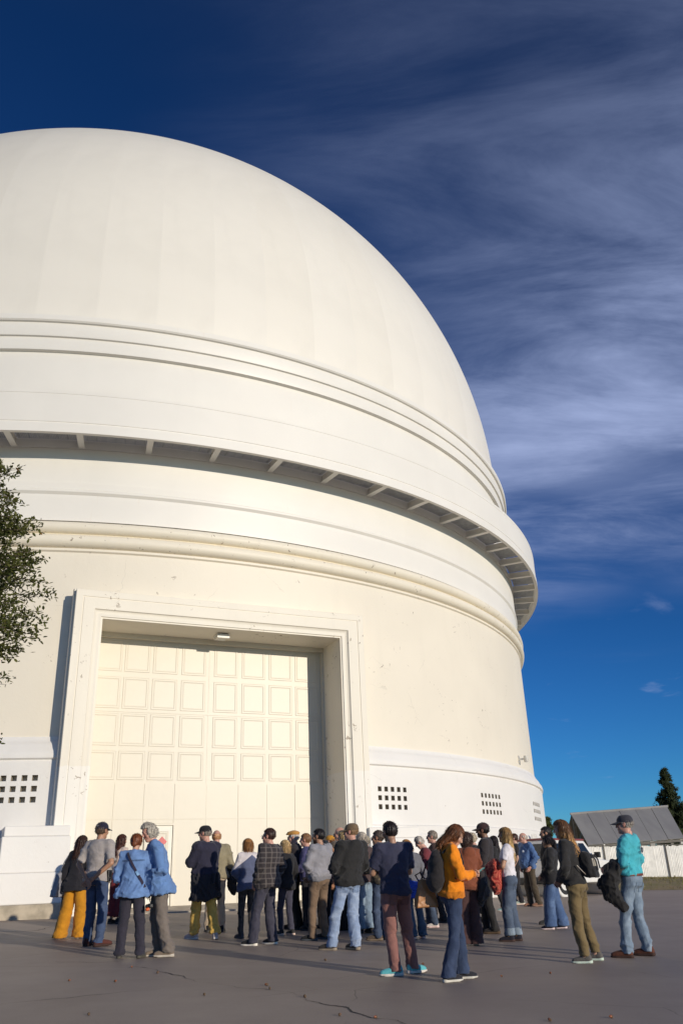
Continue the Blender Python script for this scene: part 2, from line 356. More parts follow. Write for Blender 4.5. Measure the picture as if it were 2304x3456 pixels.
# floodlight under the lintel
fl = MB(); fl.box(-0.20, 0.20, ND+0.55, ND+0.95, ZI-0.05, ZI-0.001, DOORM); fl.box(-0.19, 0.19, ND+0.95, ND+1.04, ZI-0.15, ZI-0.03, DOORM); fl.box(-0.17, 0.17, ND+0.60, ND+0.949, ZI-0.13, ZI-0.051, DOORM)
fl.build('lintel_floodlight', plain('lamp housing', (0.7, 0.68, 0.62), 0.4), obs)
# sill ramp
q = MB(); q.add([dp(-3.68, ND, 0.74), dp(3.68, ND, 0.70), dp(3.68, DF+0.02, 0.56), dp(-3.68, DF+0.02, 0.66), dp(-3.68, ND, 0.2), dp(3.68, ND, 0.2), dp(3.68, DF+0.02, 0.2), dp(-3.68, DF+0.02, 0.2)],
          [(0, 3, 2, 1), (2, 3, 7, 6), (0, 4, 7, 3), (1, 2, 6, 5)])
q.build('door_sill', plain('pale apron concrete', (0.42, 0.37, 0.30), 0.9, var=0.18, nscale=2.5, bump=0.3), obs)

# gallery
gal = empty('gallery', (0, 0, 0)); gal.parent = obs
ring('gallery_parapet', [(22.24, 13.70), (22.37, 13.70), (22.37, 14.00), (22.33, 14.015), (22.33, 14.05), (22.35, 14.065), (22.35, 15.03), (22.36, 15.04), (22.36, 15.15), (22.22, 15.15), (22.22, 14.10), (22.24, 13.70)], M_STEEL, parent=gal)
NB_ = 66; PH = R(-67.0)
bm_ = MB(); bm_.box(21.16, 22.24, -0.014, 0.014, 13.80, 14.05); bm_.box(21.17, 22.24, -0.095, 0.095, 13.785, 13.81); bm_.box(21.17, 22.24, -0.055, 0.055, 14.035, 14.055)
bme = mk('bracket_beam', bm_.v, bm_.f); bme.materials.append(M_STEEL)
gr = MB(); half = math.pi/NB_
for i in range(17):
    r_ = 21.24+0.060*i
    a_ = half-0.004; v = []
    seg = 4
    for j in range(seg+1):
        t = -a_+2*a_*j/seg; v += [((r_-0.004)*math.cos(t), (r_-0.004)*math.sin(t), 14.062), ((r_+0.004)*math.cos(t), (r_+0.004)*math.sin(t), 14.062), ((r_+0.004)*math.cos(t), (r_+0.004)*math.sin(t), 14.076), ((r_-0.004)*math.cos(t), (r_-0.004)*math.sin(t), 14.076)]
    gr.add(v, [f_ for j in range(seg) for f_ in ((j*4, j*4+1, j*4+5, j*4+4), (j*4+1, j*4+2, j*4+6, j*4+5), (j*4+2, j*4+3, j*4+7, j*4+6), (j*4+3, j*4, j*4+4, j*4+7))])
for j in range(-19, 20): gr.box(21.22, 22.22, j*0.05-0.0012, j*0.05+0.0012, 14.070, 14.105)
for j in range(-3, 4): gr.box(21.22, 22.22, j*0.29-0.007, j*0.29+0.007, 14.060, 14.115)
gme = mk('floor_grating', gr.v, gr.f); gme.materials.append(M_GRATE)
for i in range(NB_):
    a = PH+2*math.pi*i/NB_
    o = link('bracket_beam', bme, gal); o.rotation_euler = (0, 0, a)
    o = link('floor_grating', gme, gal); o.rotation_euler = (0, 0, a+half)
ring('gallery_ledger', [(21.155, 13.78), (21.20, 13.78), (21.20, 14.05), (21.155, 14.05)], M_GREY, parent=gal)
# rotating dome
dome = empty('dome', (0, 0, 0)); dome.parent = obs
ring('dome_skirt', [(21.02, 14.10), (21.02, 17.40), (21.16, 17.42), (21.18, 17.52), (21.18, 17.88), (21.25, 17.90), (21.27, 17.96), (21.27, 18.40), (21.34, 18.42), (21.38, 18.47), (21.38, 18.66), (21.30, 18.69), (20.95, 18.72)], M_STEEL, parent=dome)
RD, ZD = 20.92, 19.71
def gore(z0, e0, e1, n, name):
    q = MB(); v = []; TS = (-1, -0.975, -0.5, 0, 0.5, 0.975, 1); m_ = len(TS)
    hw = math.pi/NB_; rows_ = []
    if z0 is not None: rows_ += [(RD, z0+(ZD-z0)*t) for t in (0, 0.5)]
    rows_ += [(RD*math.cos(e0+(e1-e0)*i/n), ZD+RD*math.sin(e0+(e1-e0)*i/n)) for i in range(n+1)]
    for r_, z_ in rows_:
        for j in range(m_):
            t = TS[j]; flat = 1-0.00038*(1-t*t)*0.0
            aa = t*hw; v.append((r_*flat*math.cos(aa)-0.0016*(abs(t) > 0.99), r_*flat*math.sin(aa), z_))
    nr = len(rows_)
    ff = [(i*m_+j, i*m_+j+1, (i+1)*m_+j+1, (i+1)*m_+j) for i in range(nr-1) for j in range(m_-1)]
    me = mk(name, v, ff, 2.3); return me
e_s = R(1.6)
g_lo = gore(18.68, 0.0, e_s, 2, 'dome_gore'); g_up = gore(None, e_s, R(89.2), 64, 'dome_gore')
variants = []
for M__ in (M_DOME, M_DOME2):
    a_, b_ = g_lo.copy(), g_up.copy(); a_.materials.append(M__); b_.materials.append(M__); variants.append((a_, b_))
rng = random.Random(8)
for i in range(NB_):
    a = PH+2*math.pi*(i+0.5)/NB_; k_ = 0 if rng.random() < 0.6 else 1
    for q in (0, 1):
        o = link('dome_gore', variants[k_][q], dome); o.rotation_euler = (0, 0, a)
ring('dome_cap', [(0.32, 40.62), (0.01, 40.66)], M_DOME, n=32, parent=dome)
# small wall camera and vent pipe
a = R(-24.8); wc = MB(); M_ = Matrix.Rotation(a, 4, 'Z') @ Matrix.Translation((21.10, 0, 5.36))
wc.box(0, 0.03, -0.10, 0.10, -0.14, 0.14, M_); wc.box(0.03, 0.30, -0.03, 0.03, -0.03, 0.03, M_); wc.lathe([(0.0, 0.0), (0.09, 0.0), (0.10, 0.10), (0.085, 0.24), (0.0, 0.25)], 14, M_ @ Matrix.Translation((0.30, 0, -0.12)))
wc.build('wall_camera', plain('grey housing', (0.55, 0.53, 0.48), 0.5), obs, 35)
a = R(-27.5); c_, s_ = math.cos(a), math.sin(a); vp = MB()
vp.tube([(21.62*c_, 21.62*s_, 0.0), (21.62*c_, 21.62*s_, 2.45)], 0.05, 10); vp.box(-0.09, 0.09, -0.06, 0.06, 2.25, 2.5, Matrix.Translation((21.62*c_, 21.62*s_, 0)))
vp.build('standpipe', plain('white pipe', (0.75, 0.73, 0.68), 0.5), obs, 35)
# ------------------------------------------------------------------ ground
def asphalt_mat():
    m, nt, p = new_mat('worn asphalt'); b = NB(nt); c = b.coord()
    big = b.noise(c, 0.22, 5, 0.6, 0.3); mid = b.noise(c, 1.7, 5, 0.6); grit = b.noise(c, 55, 3, 0.7); grit2 = b.noise(c, 160, 2, 0.6)
    col = b.mix(b.range(big, 0.3, 0.7), ASPH0, ASPH1)
    col = b.mix(b.math('MULTIPLY', b.range(mid, 0.35, 0.75), 0.35), col, sc(ASPH0, 0.82))
    col = b.mix(b.math('MULTIPLY', b.range(grit, 0.55, 0.75), 0.35), col, sc(ASPH1, 1.25))
    col = b.mix(b.math('MULTIPLY', b.range(grit2, 0.55, 0.72), 0.30), col, sc(ASPH0, 0.6))
    streak = b.noise(b.coord(scale=(0.12, 1.0, 1), rot=(0, 0, R(14))), 1.1, 5, 0.6)
    col = b.mix(b.math('MULTIPLY', b.range(streak, 0.5, 0.72), 0.30), col, sc(ASPH1, 1.10))
    # fine crack network, only here and there
    nz = nt.nodes.new('ShaderNodeTexNoise'); nz.inputs['Scale'].default_value = 0.9; nz.inputs['Detail'].default_value = 7; nt.links.new(c, nz.inputs['Vector'])
    wv = b.mix(0.28, c, nz.outputs['Color'])
    vo = nt.nodes.new('ShaderNodeTexVoronoi'); vo.feature = 'DISTANCE_TO_EDGE'; vo.inputs['Scale'].default_value = 0.42; nt.links.new(wv, vo.inputs['Vector'])
    crk = b.math('MULTIPLY', b.math('SUBTRACT', 1.0, b.range(vo.outputs['Distance'], 0.0, 0.004)), b.range(b.noise(c, 0.5, 3, 0.5), 0.47, 0.60))
    col = b.mix(b.math('MULTIPLY', crk, 0.4), col, (0.035, 0.03, 0.028))
    nt.links.new(col, p.inputs['Base Color']); p.inputs['Roughness'].default_value = 0.62; p.inputs['Specular IOR Level'].default_value = 0.35
    h = b.math('ADD', b.math('MULTIPLY', grit, 0.5), b.math('MULTIPLY', b.noise(c, 6, 4, 0.6), 0.6))
    h = b.math('SUBTRACT', h, b.math('MULTIPLY', crk, 0.8))
    nt.links.new(b.bump(h, 0.25, 0.01), p.inputs['Normal'])
    return m
ASPH0, ASPH1 = (0.265, 0.214, 0.178), (0.335, 0.275, 0.232)
M_ASPH = asphalt_mat()
xs = [-400, -120, -60, -40, -30, -26]+[-26+i for i in range(1, 56)]+[30, 40, 60, 120, 400]
ys = [-120, -60, -30]+[-30+i for i in range(1, 76)]+[46, 60, 90, 160, 500]
V = [(x, y, gz(x, y)) for y in ys for x in xs]; nx = len(xs)
F = [(j*nx+i, j*nx+i+1, (j+1)*nx+i+1, (j+1)*nx+i) for j in range(len(ys)-1) for i in range(nx-1)]
ground = link('asphalt_ground', mk('asphalt_ground', V, F, 180), None, M_ASPH); ground['kind'] = 'structure'
# long open cracks: thin irregular dark fills that follow the ground
def crack(pts, w, seed):
    rg = random.Random(seed); P = []
    for i in range(len(pts)-1):
        a, b_ = Vector(pts[i]), Vector(pts[i+1]); n = max(2, int((b_-a).length/0.05))
        for k in range(n): P.append(a.lerp(b_, k/n))
    ph = [rg.uniform(0, 6.28) for _ in range(6)]; v = []; f = []
    for i, q in enumerate(P):
        t = (P[min(i+1, len(P)-1)]-P[max(0, i-1)]).normalized(); nrm = Vector((-t.y, t.x))
        s_ = i*0.05
        off = 0.05*math.sin(s_*2.1+ph[0])+0.028*math.sin(s_*6.7+ph[1])+0.016*math.sin(s_*17+ph[2])+rg.uniform(-0.008, 0.008)
        ww = max(0.0015, w*(0.55+0.5*math.sin(s_*1.3+ph[3])+0.5*math.sin(s_*4.1+ph[4])+rg.uniform(-0.3, 0.3)))
        c_ = q+nrm*off
        for sg in (-1, 1):
            e = c_+nrm*ww*sg; v.append((e.x, e.y, gz(e.x, e.y)+0.004))
    f = [(2*i, 2*i+1, 2*i+3, 2*i+2) for i in range(len(P)-1)]
    return link('crack', mk('crack', v, f), ground, plain('crack fill', (0.045, 0.04, 0.036), 0.95))
crack([(-2.94, 12.04), (-2.33, 11.35), (-1.74, 10.58), (-1.31, 10.09), (-0.97, 9.90), (-0.64, 9.44), (-0.38, 8.92), (-0.16, 8.75), (0.11, 8.30), (0.30, 8.06), (0.47, 7.72)], 0.007, 1)
crack([(-3.45, 9.09), (-3.09, 9.28), (-2.74, 9.56), (-2.42, 9.74), (-2.05, 10.01)], 0.004, 2)
crack([(-0.31, 10.53), (-0.18, 10.77), (0.06, 10.96)], 0.004, 3)
crack([(-3.71, 18.99), (-3.04, 18.67), (-2.02, 17.66)], 0.01, 4)
crack([(-6.81, 17.55), (-6.36, 18.19), (-6.21, 19.74)], 0.008, 5)
crack([(-4.07, 12.69), (-3.48, 12.47), (-3.18, 12.69)], 0.005, 6)

# ------------------------------------------------------------------ verge, fence, shed, trees at the right
def soil_mat():
    m, nt, p = new_mat('dry verge'); b = NB(nt); c = b.coord()
    n = b.noise(c, 0.8, 6, 0.65); g = b.noise(c, 14, 4, 0.7)
    col = b.mix(b.range(n, 0.35, 0.65), (0.26, 0.19, 0.11), (0.17, 0.16, 0.06)); col = b.mix(b.math('MULTIPLY', g, 0.5), col, (0.26, 0.20, 0.11))
    nt.links.new(col, p.inputs['Base Color']); p.inputs['Roughness'].default_value = 0.95
    nt.links.new(b.bump(g, 0.8, 0.05), p.inputs['Normal']); return m
v = []; f = []; NX, NY = 46, 12; rg = random.Random(3)
for j in range(NY):
    for i in range(NX):
        x = 6+40*i/(NX-1); y = 34.9+30*(j/(NY-1))**1.3
        v.append((x, y, gz(x, y)+0.006+(0.22*min(1, j/3) if j else 0)+(rg.uniform(-0.03, 0.05) if j else 0)))
f = [(j*NX+i, j*NX+i+1, (j+1)*NX+i+1, (j+1)*NX+i) for j in range(NY-1) for i in range(NX-1)]
verge = link('dirt_verge', mk('dirt_verge', v, f, 180), None, soil_mat()); verge['kind'] = 'structure'
# dry grass tufts on the verge
v = []; f = []
for _ in range(5200):
    x = rg.uniform(6.5, 26); y = rg.uniform(35.0, 43.6) if rg.random() < 0.7 else rg.uniform(41.5, 43.8)
    z = gz(x, y)+0.006+0.22*min(1, (y-34.9)/4.5); h = rg.uniform(0.04, 0.15); a = rg.uniform(0, 6.28); w = 0.012; b_ = rg.uniform(-0.06, 0.06)
    k = len(v); v += [(x-w*math.cos(a), y-w*math.sin(a), z), (x+w*math.cos(a), y+w*math.sin(a), z), (x+b_, y+b_*0.5, z+h)]; f.append((k, k+1, k+2))
gt = link('dry_grass', mk('dry_grass', v, f), None, plain('dry grass', (0.17, 0.15, 0.05), 0.9, var=0.5, nscale=3)); setp(gt, 'dry grass tufts along the verge below the white fence', 'grass', kind='stuff')
# white slatted chain link fence
M_SLAT = plain('white pvc slat', (0.82, 0.80, 0.75), 0.55, var=0.10, nscale=4)
M_POST = plain('fence post steel', (0.16, 0.15, 0.13), 0.6, 0.3)
FY0, FY1 = Vector((3.0, 45.2, 0)), Vector((40.0, 44.2, 0))
fence = empty('slat_fence', (11.0, 45.0, gz(11, 45)))
setp(fence, 'white slatted chain link fence behind the man in turquoise', 'fence')
fd = (FY1-FY0).normalized(); fn = Vector((-fd.y, fd.x, 0)); flen = (FY1-FY0).length
def fpt(s_, o=0.0): return FY0+fd*s_+fn*o-Vector((11.0, 45.0, 0))
rg = random.Random(11); sl = MB(); s_ = 0.0
while s_ < flen:
    q = FY0+fd*s_; z0 = gz(q.x, q.y)-gz(11, 45)+0.16+rg.uniform(-0.01, 0.02); z1 = z0+1.50+rg.uniform(-0.03, 0.03)+(0.06 if rg.random() < 0.06 else 0)
    lean = rg.uniform(-0.02, 0.02)
    a = fpt(s_); M_ = Matrix.Translation((a.x, a.y, 0)) @ Matrix.Rotation(math.atan2(fd.y, fd.x), 4, 'Z') @ Matrix.Shear('XZ', 4, (lean, 0)) if False else Matrix.Translation((a.x, a.y, 0)) @ Matrix.Rotation(math.atan2(fd.y, fd.x)+rg.uniform(-0.05, 0.35), 4, 'Z')
    sl.box(-0.038, 0.038, -0.006, 0.006, z0, z1, M_); s_ += 0.078
o = sl.build('slat', M_SLAT, fence); o['kind'] = 'stuff'
for s_ in [0.3+3.05*i for i in range(13)]:
    q = FY0+fd*s_; z0 = gz(q.x, q.y)-gz(11, 45); a = fpt(s_, -0.05)
    MB().tube([(a.x, a.y, z0-0.2), (a.x, a.y, z0+1.74)], 0.035, 8).build('fence_post', M_POST, fence, 40)
q = MB(); q.tube([fpt(0, -0.03)+Vector((0, 0, gz(3, 45.2)-gz(11, 45)+1.62)), fpt(flen, -0.03)+Vector((0, 0, gz(40, 44.2)-gz(11, 45)+1.62))], 0.022, 8); q.build('top_rail', M_POST, fence, 40)
# open-sided shed with a grey sheet roof
def roof_mat():
    m, nt, p = new_mat('grey sheet roof'); b = NB(nt); c = b.coord()
    n = b.noise(b.coord(scale=(1, 0.2, 0.2)), 1.4, 5, 0.6); g = b.noise(c, 20, 3, 0.6)
    col = b.mix(b.range(n, 0.35, 0.7), (0.28, 0.27, 0.265), (0.34, 0.33, 0.315)); col = b.mix(b.math('MULTIPLY', b.range(g, 0.6, 0.7), 0.12), col, (0.5, 0.48, 0.44))
    nt.links.new(col, p.inputs['Base Color']); p.inputs['Roughness'].default_value = 0.7; return m
M_ROOF = roof_mat()
A = Vector((13.05, 53.0, 4.25)); Bq = Vector((18.75, 52.7, 4.45)); Cq = Vector((17.70, 48.0, 2.56)); Dq = Vector((12.60, 48.4, 2.43))
shed = empty('open_shed', (15, 51, gz(15, 51))); setp(shed, 'open-sided shed with a grey sheet metal roof behind the fence', 'shed')
so = Vector((15, 51, gz(15, 51)))
nrm = (Bq-A).cross(Dq-A).normalized()
if nrm.z < 0: nrm = -nrm
for i in range(6):
    t0, t1 = i/6+0.002, (i+1)/6-0.002
    top = [A.lerp(Bq, t0), A.lerp(Bq, t1), Dq.lerp(Cq, t1), Dq.lerp(Cq, t0)]
    dz = nrm*(0.012 if i % 2 else 0.0)
    v = [q-so+dz for q in top]+[q-so+dz-nrm*0.035 for q in top]
    MB().add(v, [(0, 1, 2, 3), (7, 6, 5, 4), (0, 4, 5, 1), (1, 5, 6, 2), (2, 6, 7, 3), (3, 7, 4, 0)]).build('roof_sheet', M_ROOF, shed)
    bk = Vector((0.3, 4.6, -1.7))
    v = [top[0]-so, top[1]-so, top[1]-so+bk, top[0]-so+bk]
    v = v+[q-Vector((0, 0, 0.04)) for q in v]
    MB().add(v, [(3, 2, 1, 0), (4, 5, 6, 7), (0, 1, 5, 4), (1, 2, 6, 5), (2, 3, 7, 6), (3, 0, 4, 7)]).build('roof_sheet', M_ROOF, shed)
q = MB(); q.tube([A-so+Vector((-0.05, 0, 0.03)), Bq-so+Vector((0.05, 0, 0.03))], 0.07, 8); q.build('ridge_cap', M_ROOF, shed, 40)
M_TIMB = plain('shed timber', (0.22, 0.20, 0.17), 0.85, var=0.2)
M_WPOST = plain('white shed post', (0.6, 0.58, 0.52), 0.7)
q = MB(); q.tube([Dq-so-Vector((0, -0.1, 0.12)), Cq-so-Vector((0, -0.1, 0.12))], 0.08, 6); q.build('eave_beam', M_TIMB, shed)
for t in (0.02, 0.34, 0.67, 0.98):
    a = Dq.lerp(Cq, t)-so; g0 = gz(15, 48)-so.z-0.1
    MB().box(a.x-0.12, a.x+0.12, a.y+0.05, a.y+0.29, g0, a.z-0.06).build('shed_post', M_WPOST, shed)
    b_ = A.lerp(Bq, t)-so; MB().box(b_.x-0.08, b_.x+0.08, b_.y-0.08, b_.y+0.08, g0, b_.z-0.1).build('shed_post', M_TIMB, shed)
    MB().tube([a+Vector((0, 0.1, -0.10)), b_+Vector((0, 0, -0.10))], 0.05, 6).build('rafter', M_TIMB, shed)

def leaf_mat(name, c0, c1, trans=0.25):
    m, nt, p = new_mat(name); b = NB(nt)
    oi = nt.nodes.new('ShaderNodeNewGeometry')
    n = b.noise(b.coord(), 3.0, 4, 0.7)
    col = b.mix(oi.outputs['Random Per Island'], c0, c1); col = b.mix(b.math('MULTIPLY', n, 0.3), col, sc(c1, 1.2))
    nt.links.new(col, p.inputs['Base Color']); p.inputs['Roughness'].default_value = 0.75; p.inputs['Specular IOR Level'].default_value = 0.25
    tr = nt.nodes.new('ShaderNodeBsdfTranslucent'); nt.links.new(col, tr.inputs[0]); mx = nt.nodes.new('ShaderNodeMixShader'); mx.inputs[0].default_value = trans
    nt.links.new(p.outputs[0], mx.inputs[1]); nt.links.new(tr.outputs[0], mx.inputs[2]); nt.links.new(mx.outputs[0], nt.nodes['Material Output'].inputs[0])
    return m
M_BARK = plain('bark', (0.10, 0.075, 0.055), 0.95, var=0.3, nscale=20, bump=0.6, bscale=30)
M_CON = leaf_mat('conifer needles', (0.018, 0.030, 0.012), (0.050, 0.062, 0.024), 0.15)
def conifer(x, y, ztop, rad, label, seed, n=20000):
    rg = random.Random(seed); z0 = gz(x, y); h = ztop-z0; t = empty('conifer_tree', (x, y, z0)); setp(t, label, 'tree', 'conifers beyond the shed')
    MB().tube([(0, 0, -0.2), (0.05, 0, h*0.5), (0, 0, h*0.98)], [rad*0.10, rad*0.06, 0.02], 8).build('trunk', M_BARK, t, 60)
    v = []; f = []; br = MB()
    nb = 150
    for i in range(nb):
        tz = 0.06+0.93*(i/nb)**0.9; zc = h*tz; L_ = rad*(1-tz)**1.0*rg.uniform(0.62, 1.12)+0.10; a = rg.uniform(0, 6.28)
        up = rg.uniform(0.05, 0.55)
        d_ = Vector((math.cos(a), math.sin(a), up)).normalized()
        br.tube([(0, 0, zc), tuple(Vector((0, 0, zc))+d_*L_*0.9)], [0.03, 0.008], 4, False)
        m_ = int(n/nb*(0.5+1.1*(1-tz)))
        for k in range(m_):
            s_ = rg.random()**0.6; q = Vector((0, 0, zc))+d_*L_*s_+Vector((rg.gauss(0, 1), rg.gauss(0, 1), rg.gauss(0, 1)))*(0.06+0.10*L_)*(1.1-0.6*s_)
            e = Vector((rg.gauss(0, 1), rg.gauss(0, 1), rg.gauss(0, 1)+0.8)).normalized()*rg.uniform(0.10, 0.24); w_ = e.orthogonal().normalized()*0.055
            b_ = len(v); v += [q-w_, q+w_, q+e]; f.append((b_, b_+1, b_+2))
    br.build('branch', M_BARK, t)
    link('crown', mk('crown', v, f), t, M_CON)
    return t
conifer(22.3, 62.0, 7.6, 2.4, 'tall pointed dark conifer behind the right end of the shed roof', 5)
conifer(26.2, 66.0, 7.9, 3.0, 'dark conifer cut off by the right edge of the photo', 6)
# round shrubs / far trees between shed posts and by the wall
M_BUSH = leaf_mat('bush leaves', (0.03, 0.045, 0.012), (0.085, 0.10, 0.028), 0.3)
def bush(x, y, z0, h, rad, label, seed, n=2500, name='bush', ls=0.12):
    rg = random.Random(seed); t = empty(name, (x, y, z0)); setp(t, label, 'tree' if h > 3 else 'bush')
    MB().tube([(0, 0, -0.2), (0, 0, h*0.45), (0.1, 0, h*0.8)], [rad*0.09, rad*0.06, 0.02], 7).build('trunk', M_BARK, t, 60)
    v = []; f = []; cl = [(Vector((rg.gauss(0, 0.42), rg.gauss(0, 0.42), 0))*rad+Vector((0, 0, h*rg.uniform(0.35, 0.92))), rad*rg.uniform(0.22, 0.42)) for _ in range(26)]
    for _ in range(n):
        c_, r_ = rg.choice(cl); q = c_+Vector((rg.gauss(0, 1), rg.gauss(0, 1), rg.gauss(0, 1)))*r_*0.55
        e = Vector((rg.gauss(0, 1), rg.gauss(0, 1), rg.gauss(0, 1))).normalized()*ls*rg.uniform(0.7, 1.3); w_ = e.orthogonal().normalized()*ls*0.3
        b_ = len(v); v += [q-e*0.5, q+w_, q+e*0.5, q-w_]; f.append((b_, b_+1, b_+2, b_+3))
    link('crown', mk('crown', v, f), t, M_BUSH); return t
bush(10.95, 50.0, gz(11, 50), 3.55, 0.32, 'small green tree peeking out beside the observatory wall', 21, 2600, 'tree')
bush(15.0, 57.5, gz(15, 57), 2.2, 1.8, 'leafy bush behind the shed seen under the roof near its middle', 22, 2400)
bush(20.2, 56.0, gz(20, 56), 2.9, 1.5, 'olive bush at the right end of the shed below the roof corner', 23, 2400)
bush(17.6, 58.0, gz(18, 58), 2.3, 1.6, 'leafy bush behind the shed seen under the roof near its right post', 24, 2000)

# ------------------------------------------------------------------ implicit-surface helpers for people
f32 = np.float32
def ax(lo, hi, h):
    n = [int(math.ceil((hi[i]-lo[i])/h))+1 for i in range(3)]
    return tuple((lo[i]+h*np.arange(n[i], dtype=f32)).astype(f32).reshape([-1 if j == i else 1 for j in range(3)]) for i in range(3))
def capsule(P, a, b, ra, rb):
    d = [b[i]-a[i] for i in range(3)]; L2 = max(1e-9, sum(q*q for q in d))
    t = np.clip(((P[0]-a[0])*d[0]+(P[1]-a[1])*d[1]+(P[2]-a[2])*d[2])/L2, 0, 1).astype(f32)
    return np.sqrt((P[0]-a[0]-d[0]*t)**2+(P[1]-a[1]-d[1]*t)**2+(P[2]-a[2]-d[2]*t)**2)-(ra+(rb-ra)*t)
def ell(P, c, r):
    x, y, z = [(P[i]-c[i]) for i in range(3)]
    k0 = np.sqrt((x/r[0])**2+(y/r[1])**2+(z/r[2])**2); k1 = np.sqrt((x/r[0]**2)**2+(y/r[1]**2)**2+(z/r[2]**2)**2)+1e-6
    return k0*(k0-1)/k1
def chain(P, pts, rad):
    d = None
    for i in range(len(pts)-1):
        e = capsule(P, pts[i], pts[i+1], rad[i], rad[i+1]); d = e if d is None else np.minimum(d, e)
    return d
def smin(a, b, k):
    h = np.clip(0.5+0.5*(b-a)/k, 0, 1); return b+(a-b)*h-k*h*(1-h)
def smax(a, b, k): return -smin(-a, -b, k)
_E = [(0, 1), (2, 3), (4, 5), (6, 7), (0, 2), (1, 3), (4, 6), (5, 7), (0, 4), (1, 5), (2, 6), (3, 7)]
def nets(F, lo, h):
    """surface nets: scalar field -> vertices, quads"""
    F = np.ascontiguousarray(F, dtype=f32); F = F+(F == 0)*1e-7
    S = F < 0; nx, ny, nz = F.shape
    cnt = np.zeros((nx-1, ny-1, nz-1), np.int8)
    for c in range(8):
        i, j, k = c & 1, (c >> 1) & 1, c >> 2; cnt += S[i:nx-1+i, j:ny-1+j, k:nz-1+k]
    I, J, K = np.nonzero((cnt > 0) & (cnt < 8)); idx = np.full((nx-1, ny-1, nz-1), -1, np.int32); idx[I, J, K] = np.arange(len(I))
    val = [F[I+(c & 1), J+((c >> 1) & 1), K+(c >> 2)] for c in range(8)]
    acc = np.zeros((len(I), 3), f32); n = np.zeros(len(I), f32)
    for a, b in _E:
        fa, fb = val[a], val[b]; m = (fa < 0) != (fb < 0); t = np.where(m, fa/np.where(m, fa-fb, 1), 0)
        pa = np.array([a & 1, (a >> 1) & 1, a >> 2], f32); pb = np.array([b & 1, (b >> 1) & 1, b >> 2], f32)
        acc += (pa+(pb-pa)*t[:, None])*m[:, None]; n += m
    V = (acc/n[:, None]+np.stack([I, J, K], 1))*h+np.array(lo, f32)
    Q = []
    for axis in range(3):
        s0 = [slice(1, -1)]*3; s1 = [slice(1, -1)]*3; s0[axis] = slice(0, -1); s1[axis] = slice(1, None)
        A, B = S[tuple(s0)], S[tuple(s1)]; a, b, c = np.nonzero(A != B)
        p = [a+1, b+1, c+1]; p[axis] -= 1; fl = A[a, b, c]
        u, v = (axis+1) % 3, (axis+2) % 3
        def cell(du, dv):
            q = [r.copy() for r in p]; q[u] = q[u]-1+du; q[v] = q[v]-1+dv; return idx[q[0], q[1], q[2]]
        q = np.stack([cell(0, 0), cell(1, 0), cell(1, 1), cell(0, 1)], 1)
        q = np.where(fl[:, None], q, q[:, ::-1]); Q.append(q)
    Q = np.concatenate(Q); Q = Q[(Q >= 0).all(1)]
    return V.astype(f32), Q.astype(np.int32)
def vnormals(V, Q):
    a, b, c, d = (V[Q[:, i]] for i in range(4)); n = np.cross(c-a, d-b); N = np.zeros_like(V)
    for i in range(4): np.add.at(N, Q[:, i], n)
    return N/(np.linalg.norm(N, axis=1, keepdims=True)+1e-9)
def relax(V, Q, it=1, k=0.5):
    for _ in range(it):
        S = np.zeros_like(V); C = np.zeros(len(V), f32)
        for i in range(4):
            for j in (1, 3):
                np.add.at(S, Q[:, i], V[Q[:, (i+j) % 4]]); np.add.at(C, Q[:, i], 1)
        V = V*(1-k)+S/np.maximum(C, 1)[:, None]*k
    return V
def folds(V, Q, rg, amp, freqs, aniso=(1, 1, 1), mask=None):
    N = vnormals(V, Q); d = np.zeros(len(V), f32)
    for fr, a in freqs:
        for _ in range(3):
            k = np.array([rg.gauss(0, 1)*aniso[0], rg.gauss(0, 1)*aniso[1], rg.gauss(0, 1)*aniso[2]]); k = k/np.linalg.norm(k)*fr
            w = np.array([rg.gauss(0, 1), rg.gauss(0, 1), rg.gauss(0, 1)])*fr*0.35
            ph = V@k.astype(f32)+rg.uniform(0, 6.28)+1.3*np.sin(V@w.astype(f32)+rg.uniform(0, 6.28))
            s_ = np.abs(np.sin(ph*0.6)); d += a*((1-s_)**2.0*2.3-0.55)
    d *= amp
    if mask is not None: d *= mask
    d = np.clip(d, -0.007, 0.03)
    return V+N*d[:, None]

